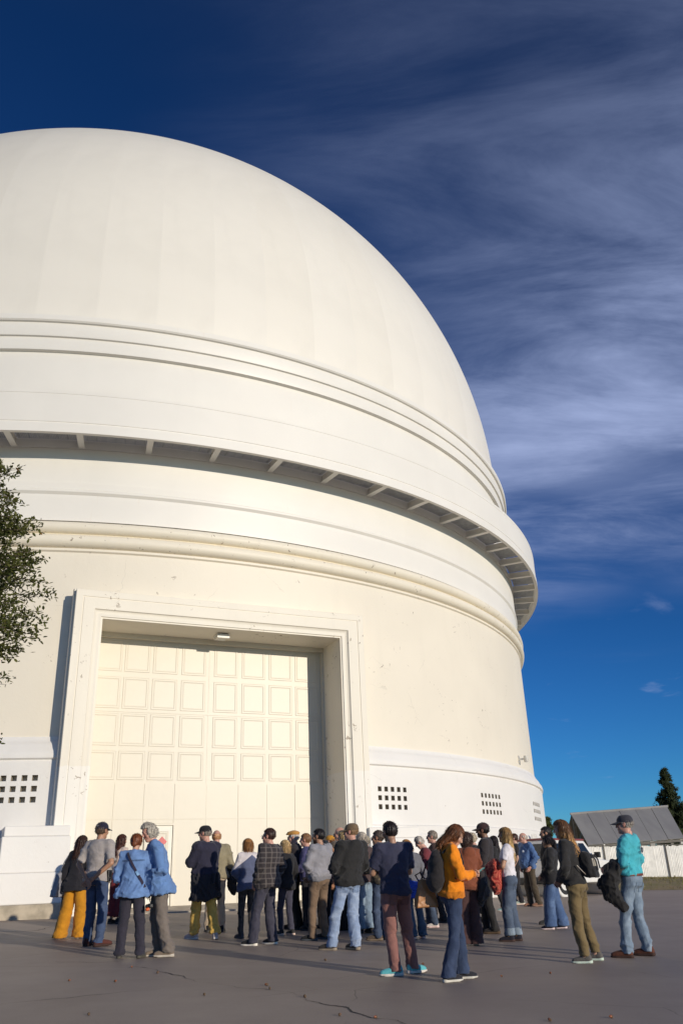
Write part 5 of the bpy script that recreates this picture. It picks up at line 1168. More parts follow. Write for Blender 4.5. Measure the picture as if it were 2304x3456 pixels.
# 1: grey tote and dark bottle
def tote(cx_, cy_, z0, z1, w0, w1, t0, t1):
    def fn(P):
        k = np.clip((P[2]-z0)/(z1-z0), 0, 1); hw = w0+(w1-w0)*k; ht = t0+(t1-t0)*k
        d = np.maximum(np.abs(P[1]-cy_)-hw, np.abs(P[0]-cx_)-ht); d = smax(d, np.abs(P[2]-(z0+z1)/2)-(z1-z0)/2, 0.02); return d-0.012
    return fn
b1 = soft(1, 'tote_bag', tote(-0.315, -0.05, 0.72, 1.10, 0.19, 0.10, 0.055, 0.02), (-0.45, -0.30, 0.66), (-0.18, 0.20, 1.16), 0.013, fabric('leather', W(150, 150, 160)), 'pale grey tote bag hanging from the shoulder of the mustard trousers', 'tote bag', 0.8, smooth_it=1)
tubes(1, 'strap', [[(-0.315, -0.12, 1.10), (-0.24, -0.10, 1.32), (-0.165, -0.06, 1.475), (-0.17, 0.0, 1.47), (-0.27, 0.03, 1.28), (-0.315, 0.02, 1.10)]], 0.009, fabric('leather', W(120, 120, 128)), b1)
bt = MB(); pq = PEOPLE[1]; bt.lathe([(0, 0.50), (0.04, 0.50), (0.042, 0.52), (0.042, 0.72), (0.03, 0.76), (0.022, 0.77), (0.022, 0.80), (0, 0.80)], 14, Matrix.Translation((-0.27, 0.08, 0)))
bo = link('water_bottle', mk('water_bottle', pq['pose'](np.array([tuple(v) for v in bt.v], f32)), bt.f, 40), None, solid('dark bottle', W(40, 36, 40), 0.35)); bo.location = pq['o'].location; bo.rotation_euler = pq['o'].rotation_euler
setp(bo, 'dark bottle hanging below the pale grey tote bag', 'bottle')
# 2: pouch on the belt, lettering on the cap
soft(2, 'belt_pouch', lambda P: rbox(P, (0.20, 0.0, 0.97), (0.025, 0.05, 0.085), 0.012), (0.15, -0.08, 0.86), (0.26, 0.08, 1.08), 0.010, fabric('leather', BLACK), child=True)
def text_mesh(s_, size):
    cu = bpy.data.curves.new('t', 'FONT'); cu.body = s_; cu.size = size; cu.align_x = 'CENTER'; cu.extrude = 0.0; cu.resolution_u = 2
    ob = bpy.data.objects.new('t', cu); COL.objects.link(ob); dg = bpy.context.evaluated_depsgraph_get(); me = bpy.data.meshes.new_from_object(ob.evaluated_get(dg)); bpy.data.objects.remove(ob); return me
tm = text_mesh('PSO', 0.030); pq = PEOPLE[2]; v = []
for q in tm.vertices:
    x, z = q.co.x, 0.062+q.co.y; v.append((x, -0.010-0.120*math.sqrt(max(0, 1-(x/0.093)**2-((z-0.03)/0.10)**2*0.55)), z))
tm.vertices.foreach_set('co', pq['pose'](pq['head'](np.array(v, f32))).ravel()); tm.update(); capo = [c_ for c_ in pq['o'].children if c_.name.startswith('cap')][0]; link('cap_lettering', tm, capo, solid('white thread', (0.75, 0.73, 0.72)))
# 4: strap
ribbon(4, 'cross_body_strap', -0.095, 1.475, 0.20, 0.97, 0.034, fabric('cloth', W(48, 40, 66)), 0.030)
ribbon(4, 'strap_buckle', 0.065, 1.205, 0.10, 1.145, 0.036, solid('bright buckle', W(120, 170, 225), 0.3, 0.4), 0.034, 4)
# 5: camera on a strap, badge, pocket flap
cm = soft(5, 'camera', lambda P: smin(rbox(P, (-0.16, 0.16, 0.66), (0.045, 0.03, 0.03), 0.01), capsule(P, (-0.16, 0.16, 0.66), (-0.16, 0.21, 0.655), 0.026, 0.028), 0.006), (-0.25, 0.08, 0.60), (-0.08, 0.27, 0.72), 0.009, fabric('leather', BLACK), 'small black camera dangling from the hand of the grey curly-haired person', 'camera')
tubes(5, 'wrist_strap', [[(-0.16, 0.16, 0.69), (-0.12, 0.18, 0.80), (-0.075, 0.20, 0.94)]], 0.007, fabric('cloth', BLACK), cm)
soft(5, 'lens_hood', lambda P: capsule(P, (-0.19, 0.20, 0.62), (-0.19, 0.22, 0.615), 0.022, 0.022), (-0.24, 0.15, 0.57), (-0.14, 0.27, 0.67), 0.008, solid('orange accessory', W(206, 90, 40), 0.4), child=True).parent = cm
soft(5, 'badge', lambda P: smax(ell(P, (-0.085, 0.135, 1.325), (0.028, 0.03, 0.030)), P[0]*0-1, 0.001), (-0.13, 0.09, 1.28), (-0.04, 0.19, 1.37), 0.007, solid('pale badge', W(206, 214, 230)), child=True)
soft(5, 'name_tag', lambda P: rbox(P, (-0.085, 0.155, 1.262), (0.038, 0.012, 0.011), 0.004), (-0.14, 0.12, 1.23), (-0.03, 0.20, 1.30), 0.007, solid('dark name tag', W(30, 28, 34)), child=True)
# 6: jacket tied round the waist
def skirt(sp_pid, z0, z1, out, back=True):
    sp_ = PEOPLE[sp_pid]['sp']
    def fn(P):
        d = torso_field(P, sp_, 0.028, True); k = np.clip((z1-P[2])/(z1-z0), 0, 1); d = d-out*k
        e = ell(P, (0, -0.01, 0.5*(z0+z1)), (0.235+out, 0.175+out, (z1-z0)*0.72)); d = np.where(P[2] < 0.90, np.minimum(d, e), d)
        d = smax(d, P[2]-z1, 0.01); d = smax(d, z0+0.03*np.sin(P[0]*13)-P[2], 0.01)
        return smax(d, P[1]-0.10-0.10*(P[2] > 0.9), 0.02)
    return fn
soft(6, 'tied_jacket', skirt(6, 0.60, 0.99, 0.030), (-0.34, -0.30, 0.54), (0.34, 0.24, 1.05), 0.0135, fabric('cloth', W(38, 36, 44)), amp=1.9, aniso=(1.6, 1, 0.4), child=True)
tubes(6, 'jacket_sleeve', [[(0.10, -0.20, 0.985), (0.08, -0.225, 0.86), (0.11, -0.235, 0.74)], [(0.02, -0.205, 0.985), (-0.01, -0.23, 0.83)]], 0.030, fabric('cloth', W(34, 32, 40)), n=8)
# 7: dark jacket over the arm
def hang(pts, rads, thick=1.0):
    def fn(P):
        d = None
        for a, b, ra, rb in zip(pts[:-1], pts[1:], rads[:-1], rads[1:]):
            e = capsule(P, a, b, ra, rb); d = e if d is None else smin(d, e, 0.04)
        return d
    return fn
soft(7, 'draped_jacket', lambda P: smin(hang([(0.25, 0.02, 1.12), (0.27, 0.10, 1.10), (0.30, 0.06, 0.92), (0.31, 0.02, 0.74)], [0.06, 0.07, 0.085, 0.075])(P), hang([(0.27, 0.12, 1.06), (0.34, 0.0, 0.86), (0.33, 0.04, 0.66)], [0.05, 0.05, 0.045])(P), 0.03), (0.12, -0.16, 0.52), (0.48, 0.28, 1.24), 0.014, fabric('cloth', W(36, 34, 34)), 'dark jacket draped over the arm of the olive grey shirt', 'jacket', 1.8, aniso=(1.4, 1.4, 0.5))
# 24: bright blue puffer tied round the waist
def puf(P):
    return skirt(24, 0.72, 1.02, 0.045)(P)
def quilted(pid, name, fn, lo, hi, h, mat, pitch=0.048):
    q = PEOPLE[pid]; V, Q = nets(fn(ax(lo, hi, h)), lo, h); N = vnormals(V, Q); V = V+N*(0.020*np.abs(np.sin((V[:, 2]+0.25*V[:, 0])*math.pi/pitch))-0.010)[:, None]
    return link(name, mk_np(name, q['pose'](V), Q), q['o'], mat)
quilted(24, 'tied_puffer_jacket', puf, (-0.32, -0.30, 0.66), (0.32, 0.24, 1.08), 0.0115, fabric('quilt', W(24, 74, 214)))
# 27: camel tote, black day pack, phone
b2 = soft(27, 'shoulder_bag', tote(-0.20, -0.285, 0.80, 1.10, 0.125, 0.075, 0.085, 0.035), (-0.36, -0.50, 0.72), (-0.05, -0.10, 1.18), 0.0125, fabric('leather', W(178, 124, 76)), 'camel leather shoulder bag hanging behind the orange fleece', 'shoulder bag', 0.5, smooth_it=1)
tubes(27, 'strap', [[(-0.20, -0.35, 1.08), (-0.19, -0.27, 1.30), (-0.15, -0.10, 1.475), (-0.16, -0.02, 1.475), (-0.20, -0.15, 1.30), (-0.20, -0.22, 1.09)], [(-0.235, -0.36, 1.08), (-0.265, -0.40, 1.16), (-0.265, -0.34, 1.19), (-0.235, -0.26, 1.08)]], 0.010, fabric('leather', W(66, 44, 38)), b2)
b3 = soft(27, 'day_pack', lambda P: smin(ell(P, (0.02, -0.205, 1.20), (0.15, 0.10, 0.24)), ell(P, (0.02, -0.23, 1.08), (0.14, 0.09, 0.12)), 0.05), (-0.18, -0.36, 0.90), (0.22, -0.05, 1.48), 0.0135, fabric('cloth', W(34, 30, 32)), 'rounded black day pack on the back of the orange fleece', 'backpack', 0.6)
tubes(27, 'pack_strap', [[(0.10, -0.14, 1.40), (0.12, -0.05, 1.475), (0.125, 0.07, 1.42), (0.14, 0.11, 1.28), (0.165, 0.0, 1.10)]], 0.013, fabric('cloth', BLACK), b3)
ph = MB(); ph.box(-0.036, 0.036, 0.335, 0.345, 1.135, 1.27); pq = PEOPLE[27]
M_ = Matrix.Translation((0, 0.36, 1.18)) @ Matrix.Rotation(R(-58), 4, 'X') @ Matrix.Translation((0, -0.34, -1.20))
po = link('phone', mk('phone', pq['pose'](np.array([tuple(M_ @ Vector(v)) for v in ph.v], f32)), ph.f), None, solid('teal phone case', W(60, 160, 160), 0.35)); po.location = pq['o'].location; po.rotation_euler = pq['o'].rotation_euler
setp(po, 'phone in a teal case held up in front of the orange fleece', 'phone'); bv = po.modifiers.new('edge', 'BEVEL'); bv.width = 0.004
# 28: dark coat over the arm
soft(28, 'draped_coat', lambda P: smin(hang([(0.10, 0.02, 1.16), (0.24, 0.06, 1.14), (0.28, 0.02, 0.98), (0.26, -0.02, 0.78), (0.22, -0.04, 0.66)], [0.05, 0.065, 0.10, 0.11, 0.07])(P), hang([(0.2, -0.12, 1.10), (0.22, -0.14, 0.9), (0.18, -0.14, 0.72)], [0.05, 0.07, 0.05])(P), 0.05), (-0.02, -0.28, 0.54), (0.46, 0.22, 1.28), 0.014, fabric('cloth', W(44, 38, 38)), 'black coat hanging from the arm of the rust brown hooded top', 'coat', 1.8, aniso=(1.4, 1.4, 0.5))
# 32: red patterned jacket hugged in the arms
soft(32, 'bundled_jacket', lambda P: smin(smin(ell(P, (-0.05, 0.22, 1.10), (0.17, 0.13, 0.17)), ell(P, (-0.10, 0.20, 0.90), (0.11, 0.11, 0.20)), 0.06), ell(P, (0.10, 0.19, 0.98), (0.08, 0.09, 0.16)), 0.05), (-0.34, 0.02, 0.64), (0.28, 0.42, 1.34), 0.013, fabric('batik', W(150, 36, 30), W(196, 96, 76)), 'red patterned jacket bundled in the arms of the white T-shirt', 'jacket', 2.0)
for k_, (hip, kn, ank, yaw) in enumerate(PEOPLE[32]['legs']):
    soft(32, 'rolled_cuff', lambda P, a=ank, k2=kn: smax(smax(capsule(P, tuple(k2), tuple(a+np.array((0, -0.012, -0.045))), 0.086, 0.088), P[2]-0.205, 0.006), 0.093-P[2], 0.006), (ank[0]-0.13, ank[1]-0.15, 0.06), (ank[0]+0.13, ank[1]+0.13, 0.24), 0.011, fabric('denim', W(128, 146, 164)), child=True)
# 34: emblem on the shirt
soft(34, 'shirt_emblem', lambda P: ell(P, (-0.085, 0.135, 1.30), (0.035, 0.03, 0.035)), (-0.14, 0.08, 1.24), (-0.03, 0.20, 1.36), 0.008, solid('round emblem', W(190, 198, 214)), child=True)
# 37: small black backpack with mesh pocket and buckles
b4 = soft(37, 'backpack', lambda P: smin(smin(rbox(P, (0.07, -0.215, 1.16), (0.115, 0.075, 0.15), 0.05), ell(P, (0.07, -0.21, 1.28), (0.12, 0.085, 0.06)), 0.03), rbox(P, (0.07, -0.29, 1.08), (0.085, 0.035, 0.075), 0.03), 0.02), (-0.10, -0.37, 0.92), (0.24, -0.08, 1.40), 0.011, fabric('cloth', W(26, 25, 27)), 'small black backpack slung over the golden-haired person', 'backpack', 0.6)
soft(37, 'clear_pocket', lambda P: rbox(P, (0.09, -0.298, 1.20), (0.062, 0.012, 0.055), 0.01), (0.01, -0.34, 1.12), (0.18, -0.26, 1.28), 0.008, solid('clear glossy pocket', W(176, 166, 150), 0.15), child=True).parent = None
pk = [c_ for c_ in bpy.data.objects if c_.name.startswith('clear_pocket')][0]; pk.parent = b4
tubes(37, 'pack_strap', [[(-0.02, -0.17, 1.32), (-0.06, -0.09, 1.46), (-0.10, 0.0, 1.475), (-0.12, 0.08, 1.38), (-0.16, 0.04, 1.16), (-0.10, -0.12, 1.03)], [(0.14, -0.30, 1.30), (0.15, -0.34, 1.24), (0.145, -0.345, 1.12)], [(0.05, -0.31, 1.30), (0.05, -0.345, 1.22), (0.055, -0.345, 1.10)]], 0.010, fabric('cloth', (0.03, 0.03, 0.032)), b4)
tubes(37, 'chain_strap', [[(-0.13, -0.13, 1.17), (-0.08, -0.165, 1.10), (-0.03, -0.19, 1.05)]], 0.008, solid('metal chain', W(160, 150, 140), 0.3, 0.7), b4)
for sx in (-1, 1): pass
# 38: belt, printed back, black jacket over the forearm
soft(38, 'belt', lambda P: smax(torso_field(P, PEOPLE[38]['sp'], 0.026), np.abs(P[2]-0.990)-0.016, 0.004), (-0.30, -0.25, 0.95), (0.30, 0.28, 1.03), 0.010, fabric('leather', W(120, 58, 38)), child=True)
soft(38, 'draped_jacket', lambda P: smin(smin(hang([(-0.245, 0.07, 1.12), (-0.225, 0.15, 1.11), (-0.19, 0.22, 1.09)], [0.060, 0.070, 0.060])(P), hang([(-0.25, 0.10, 1.10), (-0.27, 0.20, 0.92), (-0.25, 0.16, 0.74), (-0.22, 0.06, 0.58)], [0.085, 0.10, 0.085, 0.05])(P), 0.05), hang([(-0.23, 0.18, 1.06), (-0.23, 0.31, 0.90), (-0.23, 0.28, 0.72)], [0.07, 0.06, 0.04])(P), 0.04), (-0.42, -0.14, 0.48), (-0.08, 0.44, 1.28), 0.013, fabric('cloth', W(30, 28, 29)), 'black jacket draped over the forearm of the turquoise shirt', 'jacket', 2.2, aniso=(1.4, 1.4, 0.5))
pq = PEOPLE[38]
def print_back(lines, name='back_print'):
    for s_, z_, size, xo in lines:
        tm = text_mesh(s_, size); v = []
        for q in tm.vertices:
            x, z = q.co.x+xo, z_+q.co.y; v.append((x, float(back_y(pq['sp'], x, z, 0.028))-0.014, z))
        tm.vertices.foreach_set('co', pq['pose'](np.array(v, f32)).ravel()); tm.update(); link(name, tm, pq['o'], solid('navy print', W(18, 48, 78)))
print_back([('MAKERS', 1.375, 0.028, 0.02), ('HIM', 1.305, 0.062, -0.02), ('MER', 1.245, 0.062, -0.02)])
em = MB(); em.tube([(0.09+0.030*math.cos(2*math.pi*i/20), float(back_y(pq['sp'], 0.09, 1.30, 0.028))-0.010, 1.30+0.030*math.sin(2*math.pi*i/20)) for i in range(21)], 0.007, 5, False)
link('back_print', mk('back_print', pq['pose'](np.array([tuple(v) for v in em.v], f32)), em.f), pq['o'], solid('navy print', W(18, 48, 78)))
# 19: blue hood lining
soft(19, 'hood_lining', lambda P: smax(ell(P, (0, -0.085, 1.478), (0.088, 0.060, 0.035)), -ell(P, (0, -0.02, 1.56), (0.06, 0.07, 0.07)), 0.01), (-0.12, -0.17, 1.42), (0.12, 0.02, 1.54), 0.009, fabric('cloth', W(36, 60, 200)), child=True)

# sewn-on pieces: back pockets, cuffs, hem bands, plackets cut from the garment's own surface and laid 4 mm proud
def patch(pid, name, which, sel, mat, off=0.004):
    q = PEOPLE[pid]; V, Q = q[which]; N = vnormals(V, Q); C = V[Q].mean(1); M_n = N[Q].mean(1); k = sel(C, M_n)
    if k.sum() < 3: return None
    Qs = Q[k]; used, inv = np.unique(Qs, return_inverse=True); Vs = V[used]+N[used]*off
    return link(name, mk_np(name, q['pose'](Vs), inv.reshape(-1, 4).astype(np.int32)), q['o'], mat)
for pid, colr in ((2, W(50, 70, 108)), (9, W(48, 46, 62)), (13, W(106, 86, 68)), (19, W(122, 146, 186)), (23, W(120, 82, 76)), (32, W(64, 82, 110)), (37, W(100, 84, 52)), (38, W(104, 126, 150)), (24, W(62, 82, 108)), (8, W(58, 55, 56))):
    kk = 'denim' if PEOPLE[pid]['sp']['legs'].get('tex') == 'denim' else 'cloth'
    for sg in (-1, 1):
        patch(pid, 'back_pocket', 'pants', lambda C, n, s_=sg: (C[:, 0]*s_ > 0.035) & (C[:, 0]*s_ < 0.135) & (C[:, 2] > 0.775+0.12*np.abs(C[:, 0]*s_-0.085)) & (C[:, 2] < 0.895) & (n[:, 1] < -0.35), fabric(kk, colr), 0.006)
for pid, (sp_) in [(i, PEOPLE[i]['sp']) for i in (4, 5, 6, 7, 8, 9, 13, 19, 27, 30, 34, 37, 22, 28)]:
    dk = tuple(c_*0.72 for c_ in sp_['top']['col'])
    for sh, e_, w_ in PEOPLE[pid]['arms']:
        v_ = (w_-e_)/np.linalg.norm(w_-e_)
        patch(pid, 'cuff', 'shirt', lambda C, n, e2=e_, v2=v_, w2=w_: (((C-w2)@v2) > -0.065) & (np.linalg.norm(C-w2-((C-w2)@v2)[:, None]*v2, axis=1) < 0.075) & (((C-w2)@v2) < 0.05), fabric(sp_['top'].get('tex', 'cloth') if sp_['top'].get('tex') == 'plaid' else 'cloth', dk, sp_['top'].get('col2') if sp_['top'].get('tex') == 'plaid' else None), 0.004)
    if pid in (6, 13, 19, 22, 27, 28, 37): patch(pid, 'hem_band', 'shirt', lambda C, n, h_=sp_['top']['hem']: (C[:, 2] < h_+0.055) & (np.abs(C[:, 0]) < 0.26) & (np.abs(n[:, 2]) < 0.7) & (C[:, 2] > h_-0.03) & (np.hypot(C[:, 0]/0.25, C[:, 1]/0.24) < 1), fabric('cloth', dk), 0.003)
for pid in (5, 34): patch(pid, 'shirt_placket', 'shirt', lambda C, n: (np.abs(C[:, 0]) < 0.018) & (n[:, 1] > 0.3), fabric('cloth', tuple(c_*0.8 for c_ in PEOPLE[pid]['sp']['top']['col'])), 0.003)
patch(27, 'zip', 'shirt', lambda C, n: (np.abs(C[:, 0]) < 0.010) & (n[:, 1] > 0.3), fabric('cloth', W(150, 84, 10)), 0.003)
patch(4, 'yoke_seam', 'shirt', lambda C, n: (np.abs(C[:, 2]-1.36) < 0.008) & (n[:, 1] < -0.2) & (np.abs(C[:, 0]) < 0.17), fabric('cloth', W(66, 100, 150)), 0.002)


# ------------------------------------------------------------------ parked white vehicle
VH = Vector((0.743, 0.669, 0)).normalized(); VX, VY = 6.35, 30.9
car = empty('parked_vehicle', (VX, VY, gz(VX, VY)), math.atan2(VH.y, VH.x))
setp(car, 'white utility vehicle with black bumpers parked behind the crowd', 'vehicle')
M_CAR = plain('white car paint', (0.74, 0.72, 0.68), 0.25, 0.0, 0.04); M_TYRE = plain('tyre rubber', (0.02, 0.02, 0.021), 0.85, bump=0.3); M_RIM = plain('chrome rim', (0.55, 0.54, 0.52), 0.25, 0.8)
M_GLS = plain('dark car glass', (0.015, 0.018, 0.02), 0.06); M_BLK = plain('black plastic', (0.02, 0.02, 0.02), 0.6)
def extrude_side(prof, y0, y1, name, mat, parent, bev=0.05, tuck=0.0):
    n = len(prof); v = [(x, y0+(tuck if z > 1.1 else 0), z) for x, z in prof]+[(x, y1-(tuck if z > 1.1 else 0), z) for x, z in prof]
    f = [tuple(range(n)), tuple(reversed(range(n, 2*n)))]+[(i, i+n, (i+1) % n+n, (i+1) % n) for i in range(n)]
    o = link(name, mk(name, v, f, 40), parent, mat); b_ = o.modifiers.new('edge', 'BEVEL'); b_.width = bev; b_.segments = 3; b_.limit_method = 'ANGLE'; return o
def arch(cx_, r, z, n=9): return [(cx_+r*math.cos(math.pi*i/n), z+r*math.sin(math.pi*i/n)) for i in range(n+1)]
low = [(-0.85, 0.36)]+arch(0.0, -0.44, 0.36)[::1]+arch(2.6, -0.44, 0.36)+[(3.42, 0.36), (3.46, 0.80), (3.38, 1.00), (2.25, 1.10), (-0.82, 1.10), (-0.88, 0.80)]
extrude_side(low, -0.86, 0.86, 'body', M_CAR, car)
body_o = car.children[0]
extrude_side([(-0.80, 1.08), (2.15, 1.08), (1.60, 1.70), (-0.62, 1.74)], -0.84, 0.84, 'cabin', M_CAR, car, 0.04, 0.08)
extrude_side([(-0.66, 1.735), (1.62, 1.695), (1.60, 1.76), (-0.64, 1.80)], -0.76, 0.76, 'roof', plain('dark red roof', (0.22, 0.05, 0.045), 0.4), car, 0.02)
for x0, x1, x2, x3 in ((-0.58, 0.30, 0.30, -0.50), (0.40, 1.10, 1.10, 0.40), (1.18, 1.86, 1.50, 1.18)):
    for sg in (-1, 1):
        v = [(x0, sg*0.842, 1.16), (x1, sg*0.842, 1.16), (x2, sg*0.775, 1.62), (x3, sg*0.775, 1.62)]
        link('side_window', mk('side_window', [(a, b-sg*0.012, c_) for a, b, c_ in v]+[(a, b+sg*0.006, c_) for a, b, c_ in v], [(0, 1, 2, 3), (7, 6, 5, 4), (0, 4, 5, 1), (1, 5, 6, 2), (2, 6, 7, 3), (3, 7, 4, 0)]), car, M_GLS)
link('windscreen', mk('windscreen', [(2.13, -0.72, 1.12), (2.13, 0.72, 1.12), (1.63, 0.66, 1.67), (1.63, -0.66, 1.67)], [(0, 1, 2, 3)]), car, M_GLS)
link('rear_window', mk('rear_window', [(-0.815, 0.66, 1.16), (-0.815, -0.66, 1.16), (-0.665, -0.62, 1.62), (-0.665, 0.62, 1.62)], [(0, 1, 2, 3)]), car, M_GLS)
q = MB().box(3.36, 3.62, -0.90, 0.90, 0.38, 0.62).build('front_bumper', M_BLK, car); q.modifiers.new('edge', 'BEVEL').width = 0.05
q = MB().box(-1.02, -0.82, -0.90, 0.90, 0.38, 0.60).build('rear_bumper', M_BLK, car); q.modifiers.new('edge', 'BEVEL').width = 0.04
for sg in (-1, 1):
    MB().box(-0.905, -0.70, sg*0.80-0.08, sg*0.80+0.08, 0.86, 1.06).build('tail_lamp', plain('red lens', (0.35, 0.02, 0.02), 0.2), car)
    MB().box(-0.902, -0.705, sg*0.80-0.079, sg*0.80+0.079, 1.062, 1.16).build('indicator_lamp', plain('amber lens', (0.60, 0.22, 0.02), 0.2), car)
    MB().box(3.36, 3.47, sg*0.66-0.13, sg*0.66+0.13, 0.74, 0.92).build('headlamp', plain('clear lens', (0.6, 0.6, 0.58), 0.1), car)
    MB().tube([(1.85, sg*0.84, 1.16), (1.88, sg*1.0, 1.20)], 0.02, 6).build('mirror_arm', M_BLK, car)
    MB().box(1.80, 1.92, sg*1.06-0.09, sg*1.06+0.09, 1.14, 1.32).build('mirror', M_BLK, car)
    MB().box(0.9, 1.04, sg*0.875-0.012, sg*0.875+0.012, 0.94, 0.97).build('door_handle', M_BLK, car)
tyre = MB(); RT = Matrix.Rotation(R(90), 4, 'X')
tyre.lathe([(0.22, -0.10), (0.34, -0.11), (0.375, -0.08), (0.385, 0.0), (0.375, 0.08), (0.34, 0.11), (0.22, 0.10)], 28, RT)
rim = MB(); rim.lathe([(0.225, -0.10), (0.215, -0.085), (0.19, -0.05), (0.06, -0.06), (0.05, -0.085), (0.0, -0.085)], 24, RT)
for k in range(6):
    a = k*math.pi/3; rim.box(0.05, 0.20, -0.035, 0.035, 0.045, 0.085, RT @ Matrix.Rotation(a, 4, 'Z') @ Matrix.Scale(-1, 4, (0, 0, 1)))
for wx in (0.0, 2.6):
    for sg in (-1, 1):
        w_ = tyre.build('wheel', M_TYRE, car, 40, (wx, sg*0.76, 0.385)); r_ = rim.build('rim', M_RIM, w_, 40)
        if sg > 0: w_.rotation_euler = (0, 0, math.pi)
# ------------------------------------------------------------------ oak whose twigs reach in at the left edge
rg = random.Random(19)
oak = empty('oak_tree', (-6.6, 9.2, gz(-6.6, 9.2))); setp(oak, 'live oak with small leaves reaching in at the left edge', 'tree')
OZ = gz(-6.6, 9.2); OB = Vector((-6.6, 9.2, OZ))
M_OAK = leaf_mat('oak leaves', (0.028, 0.042, 0.010), (0.13, 0.135, 0.032), 0.25); M_OAKB = leaf_mat('browning oak leaves', (0.16, 0.085, 0.02), (0.26, 0.15, 0.035), 0.3)
MB().tube([(0, 0, -0.3), (0.05, 0, 1.6), (0.35, -0.1, 3.2), (0.8, -0.2, 5.0), (1.0, -0.3, 6.4)], [0.26, 0.20, 0.15, 0.08, 0.03], 12).build('trunk', M_BARK, oak, 60)
TIPS = [(-3.91, 6.03), (-3.93, 5.83), (-3.83, 5.71), (-3.74, 5.56), (-3.86, 5.52), (-3.62, 5.36), (-3.51, 5.19), (-3.70, 5.25), (-3.84, 5.22), (-3.56, 5.06), (-3.63, 4.96), (-3.47, 4.95), (-3.77, 4.93), (-3.49, 4.77), (-3.64, 4.71), (-3.77, 4.67), (-3.52, 4.59), (-3.32, 4.44), (-3.43, 4.43), (-3.60, 4.42), (-3.68, 4.29), (-3.50, 4.33), (-3.62, 4.18), (-3.28, 4.03), (-3.36, 3.96), (-3.41, 3.87), (-3.54, 3.88), (-3.68, 3.98), (-3.36, 3.79), (-3.58, 3.72), (-3.65, 3.62), (-3.49, 3.75), (-3.62, 3.40), (-3.59, 3.27), (-3.57, 2.90), (-3.51, 2.60), (-3.68, 4.50), (-3.90, 5.49), (-3.58, 4.77), (-3.69, 3.82)]
boughs = []
for z_ in (2.2, 2.9, 3.6, 4.3, 5.0):
    b0_ = Vector((0.35, -0.1, z_-0.3)); b1_ = Vector((-3.98+6.6, -0.55, z_+0.35)); mid = b0_.lerp(b1_, 0.55)+Vector((0, rg.uniform(-0.2, 0.2), 0.18))
    MB().tube([b0_, mid, b1_], [0.055, 0.032, 0.010], 7).build('branch', M_BARK, oak, 60); boughs.append((b0_, mid, b1_))
lv, lf, leaves = [], [], []
def leaf_at(q, d, up, L_):
    d = d.normalized(); sd = d.cross(up).normalized(); n = sd.cross(d)
    return [q, q+d*L_*0.35+sd*L_*0.22+n*L_*0.05, q+d*L_*0.72+sd*L_*0.17+n*L_*0.03, q+d*L_, q+d*L_*0.72-sd*L_*0.17+n*L_*0.03, q+d*L_*0.35-sd*L_*0.22+n*L_*0.05, q+d*L_*0.5-n*L_*0.05]
LFACE = [(0, 6, 1), (1, 6, 2), (2, 6, 3), (3, 6, 4), (4, 6, 5), (5, 6, 0)]
tw = MB()
def twig(tip, nleaf, keep):
    st = tip+Vector((-rg.uniform(0.22, 0.40), rg.uniform(-0.15, 0.15), rg.uniform(-0.10, 0.08)))
    md = st.lerp(tip, 0.5)+Vector((0, 0, rg.uniform(-0.03, 0.05)))
    tw.tube([st, md, tip], [0.006, 0.004, 0.002], 5, False)
    for _ in range(nleaf):
        t = rg.random()**0.6; q = (st.lerp(md, t*2) if t < 0.5 else md.lerp(tip, t*2-1))+Vector((rg.gauss(0, 1), rg.gauss(0, 1), rg.gauss(0, 1)))*0.036
        d = Vector((rg.gauss(0.5, 0.9), rg.gauss(0, 0.9), rg.gauss(0.1, 0.8))); up = Vector((rg.gauss(0, 0.6), rg.gauss(-0.3, 0.6), 1))
        if keep and len(leaves) < 300 and t > 0.45: leaves.append((q, d, up, rg.uniform(0.045, 0.070)))
        else:
            b_ = len(lv); lv.extend(leaf_at(q, d, up, rg.uniform(0.042, 0.070))); lf.extend([tuple(i+b_ for i in f_) for f_ in LFACE])
for x, z in TIPS:
    x -= 0.05
    twig(Vector((x, 8.6+rg.uniform(-0.5, 0.5), z))-OB, 42 if z > 3.45 else 22, True)
    for _ in range(0 if z < 3.45 else 3): twig(Vector((x-rg.uniform(0.0, 0.16), 8.6+rg.uniform(-0.7, 0.7), z+rg.uniform(-0.10, 0.10)))-OB, 48, False)
for _ in range(170):
    bq = rg.choice(boughs); t = rg.random(); q = bq[0].lerp(bq[2], t)+Vector((-0.35+rg.gauss(0, 0.2), rg.gauss(0, 0.55), rg.gauss(0, 0.40)))
    if q.x < 2.35: twig(q, 40, False)
tw.build('twig', M_BARK, oak)['kind'] = 'stuff'
cr_ = link('crown', mk('crown', lv, lf), oak, M_OAK); cr_['kind'] = 'stuff'
base = leaf_at(Vector((0, 0, 0)), Vector((1, 0, 0)), Vector((0, 0, 1)), 1.0)
lms = []
for m_ in (M_OAK, M_OAKB):
    lm_ = mk('leaf', base, LFACE); lm_.materials.append(m_); lms.append(lm_)
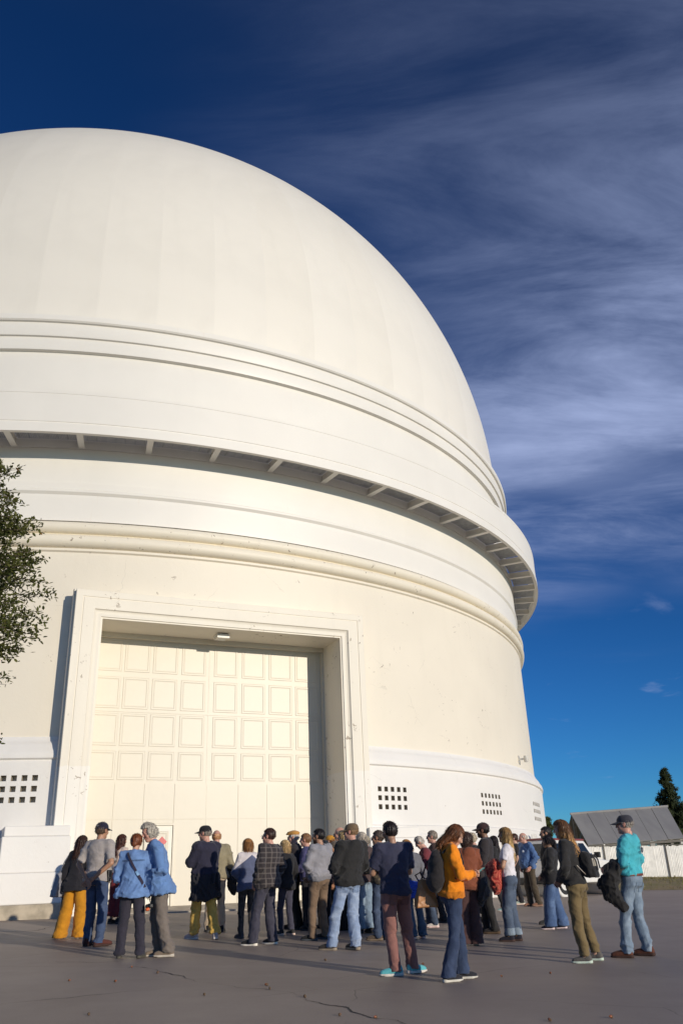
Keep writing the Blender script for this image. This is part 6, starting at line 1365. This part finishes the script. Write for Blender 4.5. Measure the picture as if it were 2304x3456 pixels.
for q, d, up, L_ in leaves:
    o = link('leaf', lms[1 if rg.random() < 0.12 else 0], oak); d = d.normalized(); sd = d.cross(up).normalized(); n = sd.cross(d)
    o.matrix_local = Matrix(((d.x*L_, -sd.x*L_, n.x*L_, q.x), (d.y*L_, -sd.y*L_, n.y*L_, q.y), (d.z*L_, -sd.z*L_, n.z*L_, q.z), (0, 0, 0, 1)))
# ------------------------------------------------------------------ fallen acorns
ACORNS = [(-3.30, 10.68), (-2.75, 10.58), (-2.88, 11.91), (-2.43, 11.30), (-2.40, 8.43), (-0.94, 9.90), (-0.54, 9.34), (-0.19, 8.29), (-0.99, 10.18), (0.13, 8.17), (0.82, 11.94), (1.61, 10.70), (1.55, 8.00), (1.56, 7.95), (2.10, 8.09), (2.20, 10.94), (-1.56, 9.53), (-0.44, 12.46)]
ac = MB(); ac.lathe([(0, 0.0), (0.007, 0.002), (0.0095, 0.010), (0.0085, 0.018), (0.004, 0.025), (0, 0.028)], 10); nut = mk('nut', ac.v, ac.f, 60); nut.materials.append(plain('acorn brown', (0.30, 0.10, 0.045), 0.35))
ac2 = MB(); ac2.lathe([(0, -0.005), (0.006, -0.004), (0.0105, 0.003), (0.0108, 0.010), (0.0098, 0.010)], 10); cup = mk('cup', ac2.v, ac2.f, 60); cup.materials.append(plain('acorn cup', (0.13, 0.085, 0.05), 0.9))
for x, y in ACORNS:
    o = link('acorn', nut, None); o.location = (x, y, gz(x, y)+0.012); o.rotation_euler = (R(80), 0, rg.uniform(0, 6.28)); s_ = rg.uniform(0.9, 1.4); o.scale = (s_, s_, s_)
    setp(o, 'tiny brown acorn lying on the bare asphalt', 'acorn', 'acorns scattered over the asphalt'); link('cup', cup, o)
# faded painted line at the left edge
pl_ = link('painted_line', mk('painted_line', [(-9.5, 17.45, gz(-9.5, 17.45)+0.004), (-9.5, 17.57, gz(-9.5, 17.57)+0.004), (-6.70, 18.12, gz(-6.7, 18.12)+0.004), (-6.70, 18.0, gz(-6.7, 18.0)+0.004)], [(3, 2, 1, 0)]), ground, plain('faded line paint', (0.45, 0.43, 0.40), 0.8, var=0.3, nscale=12))
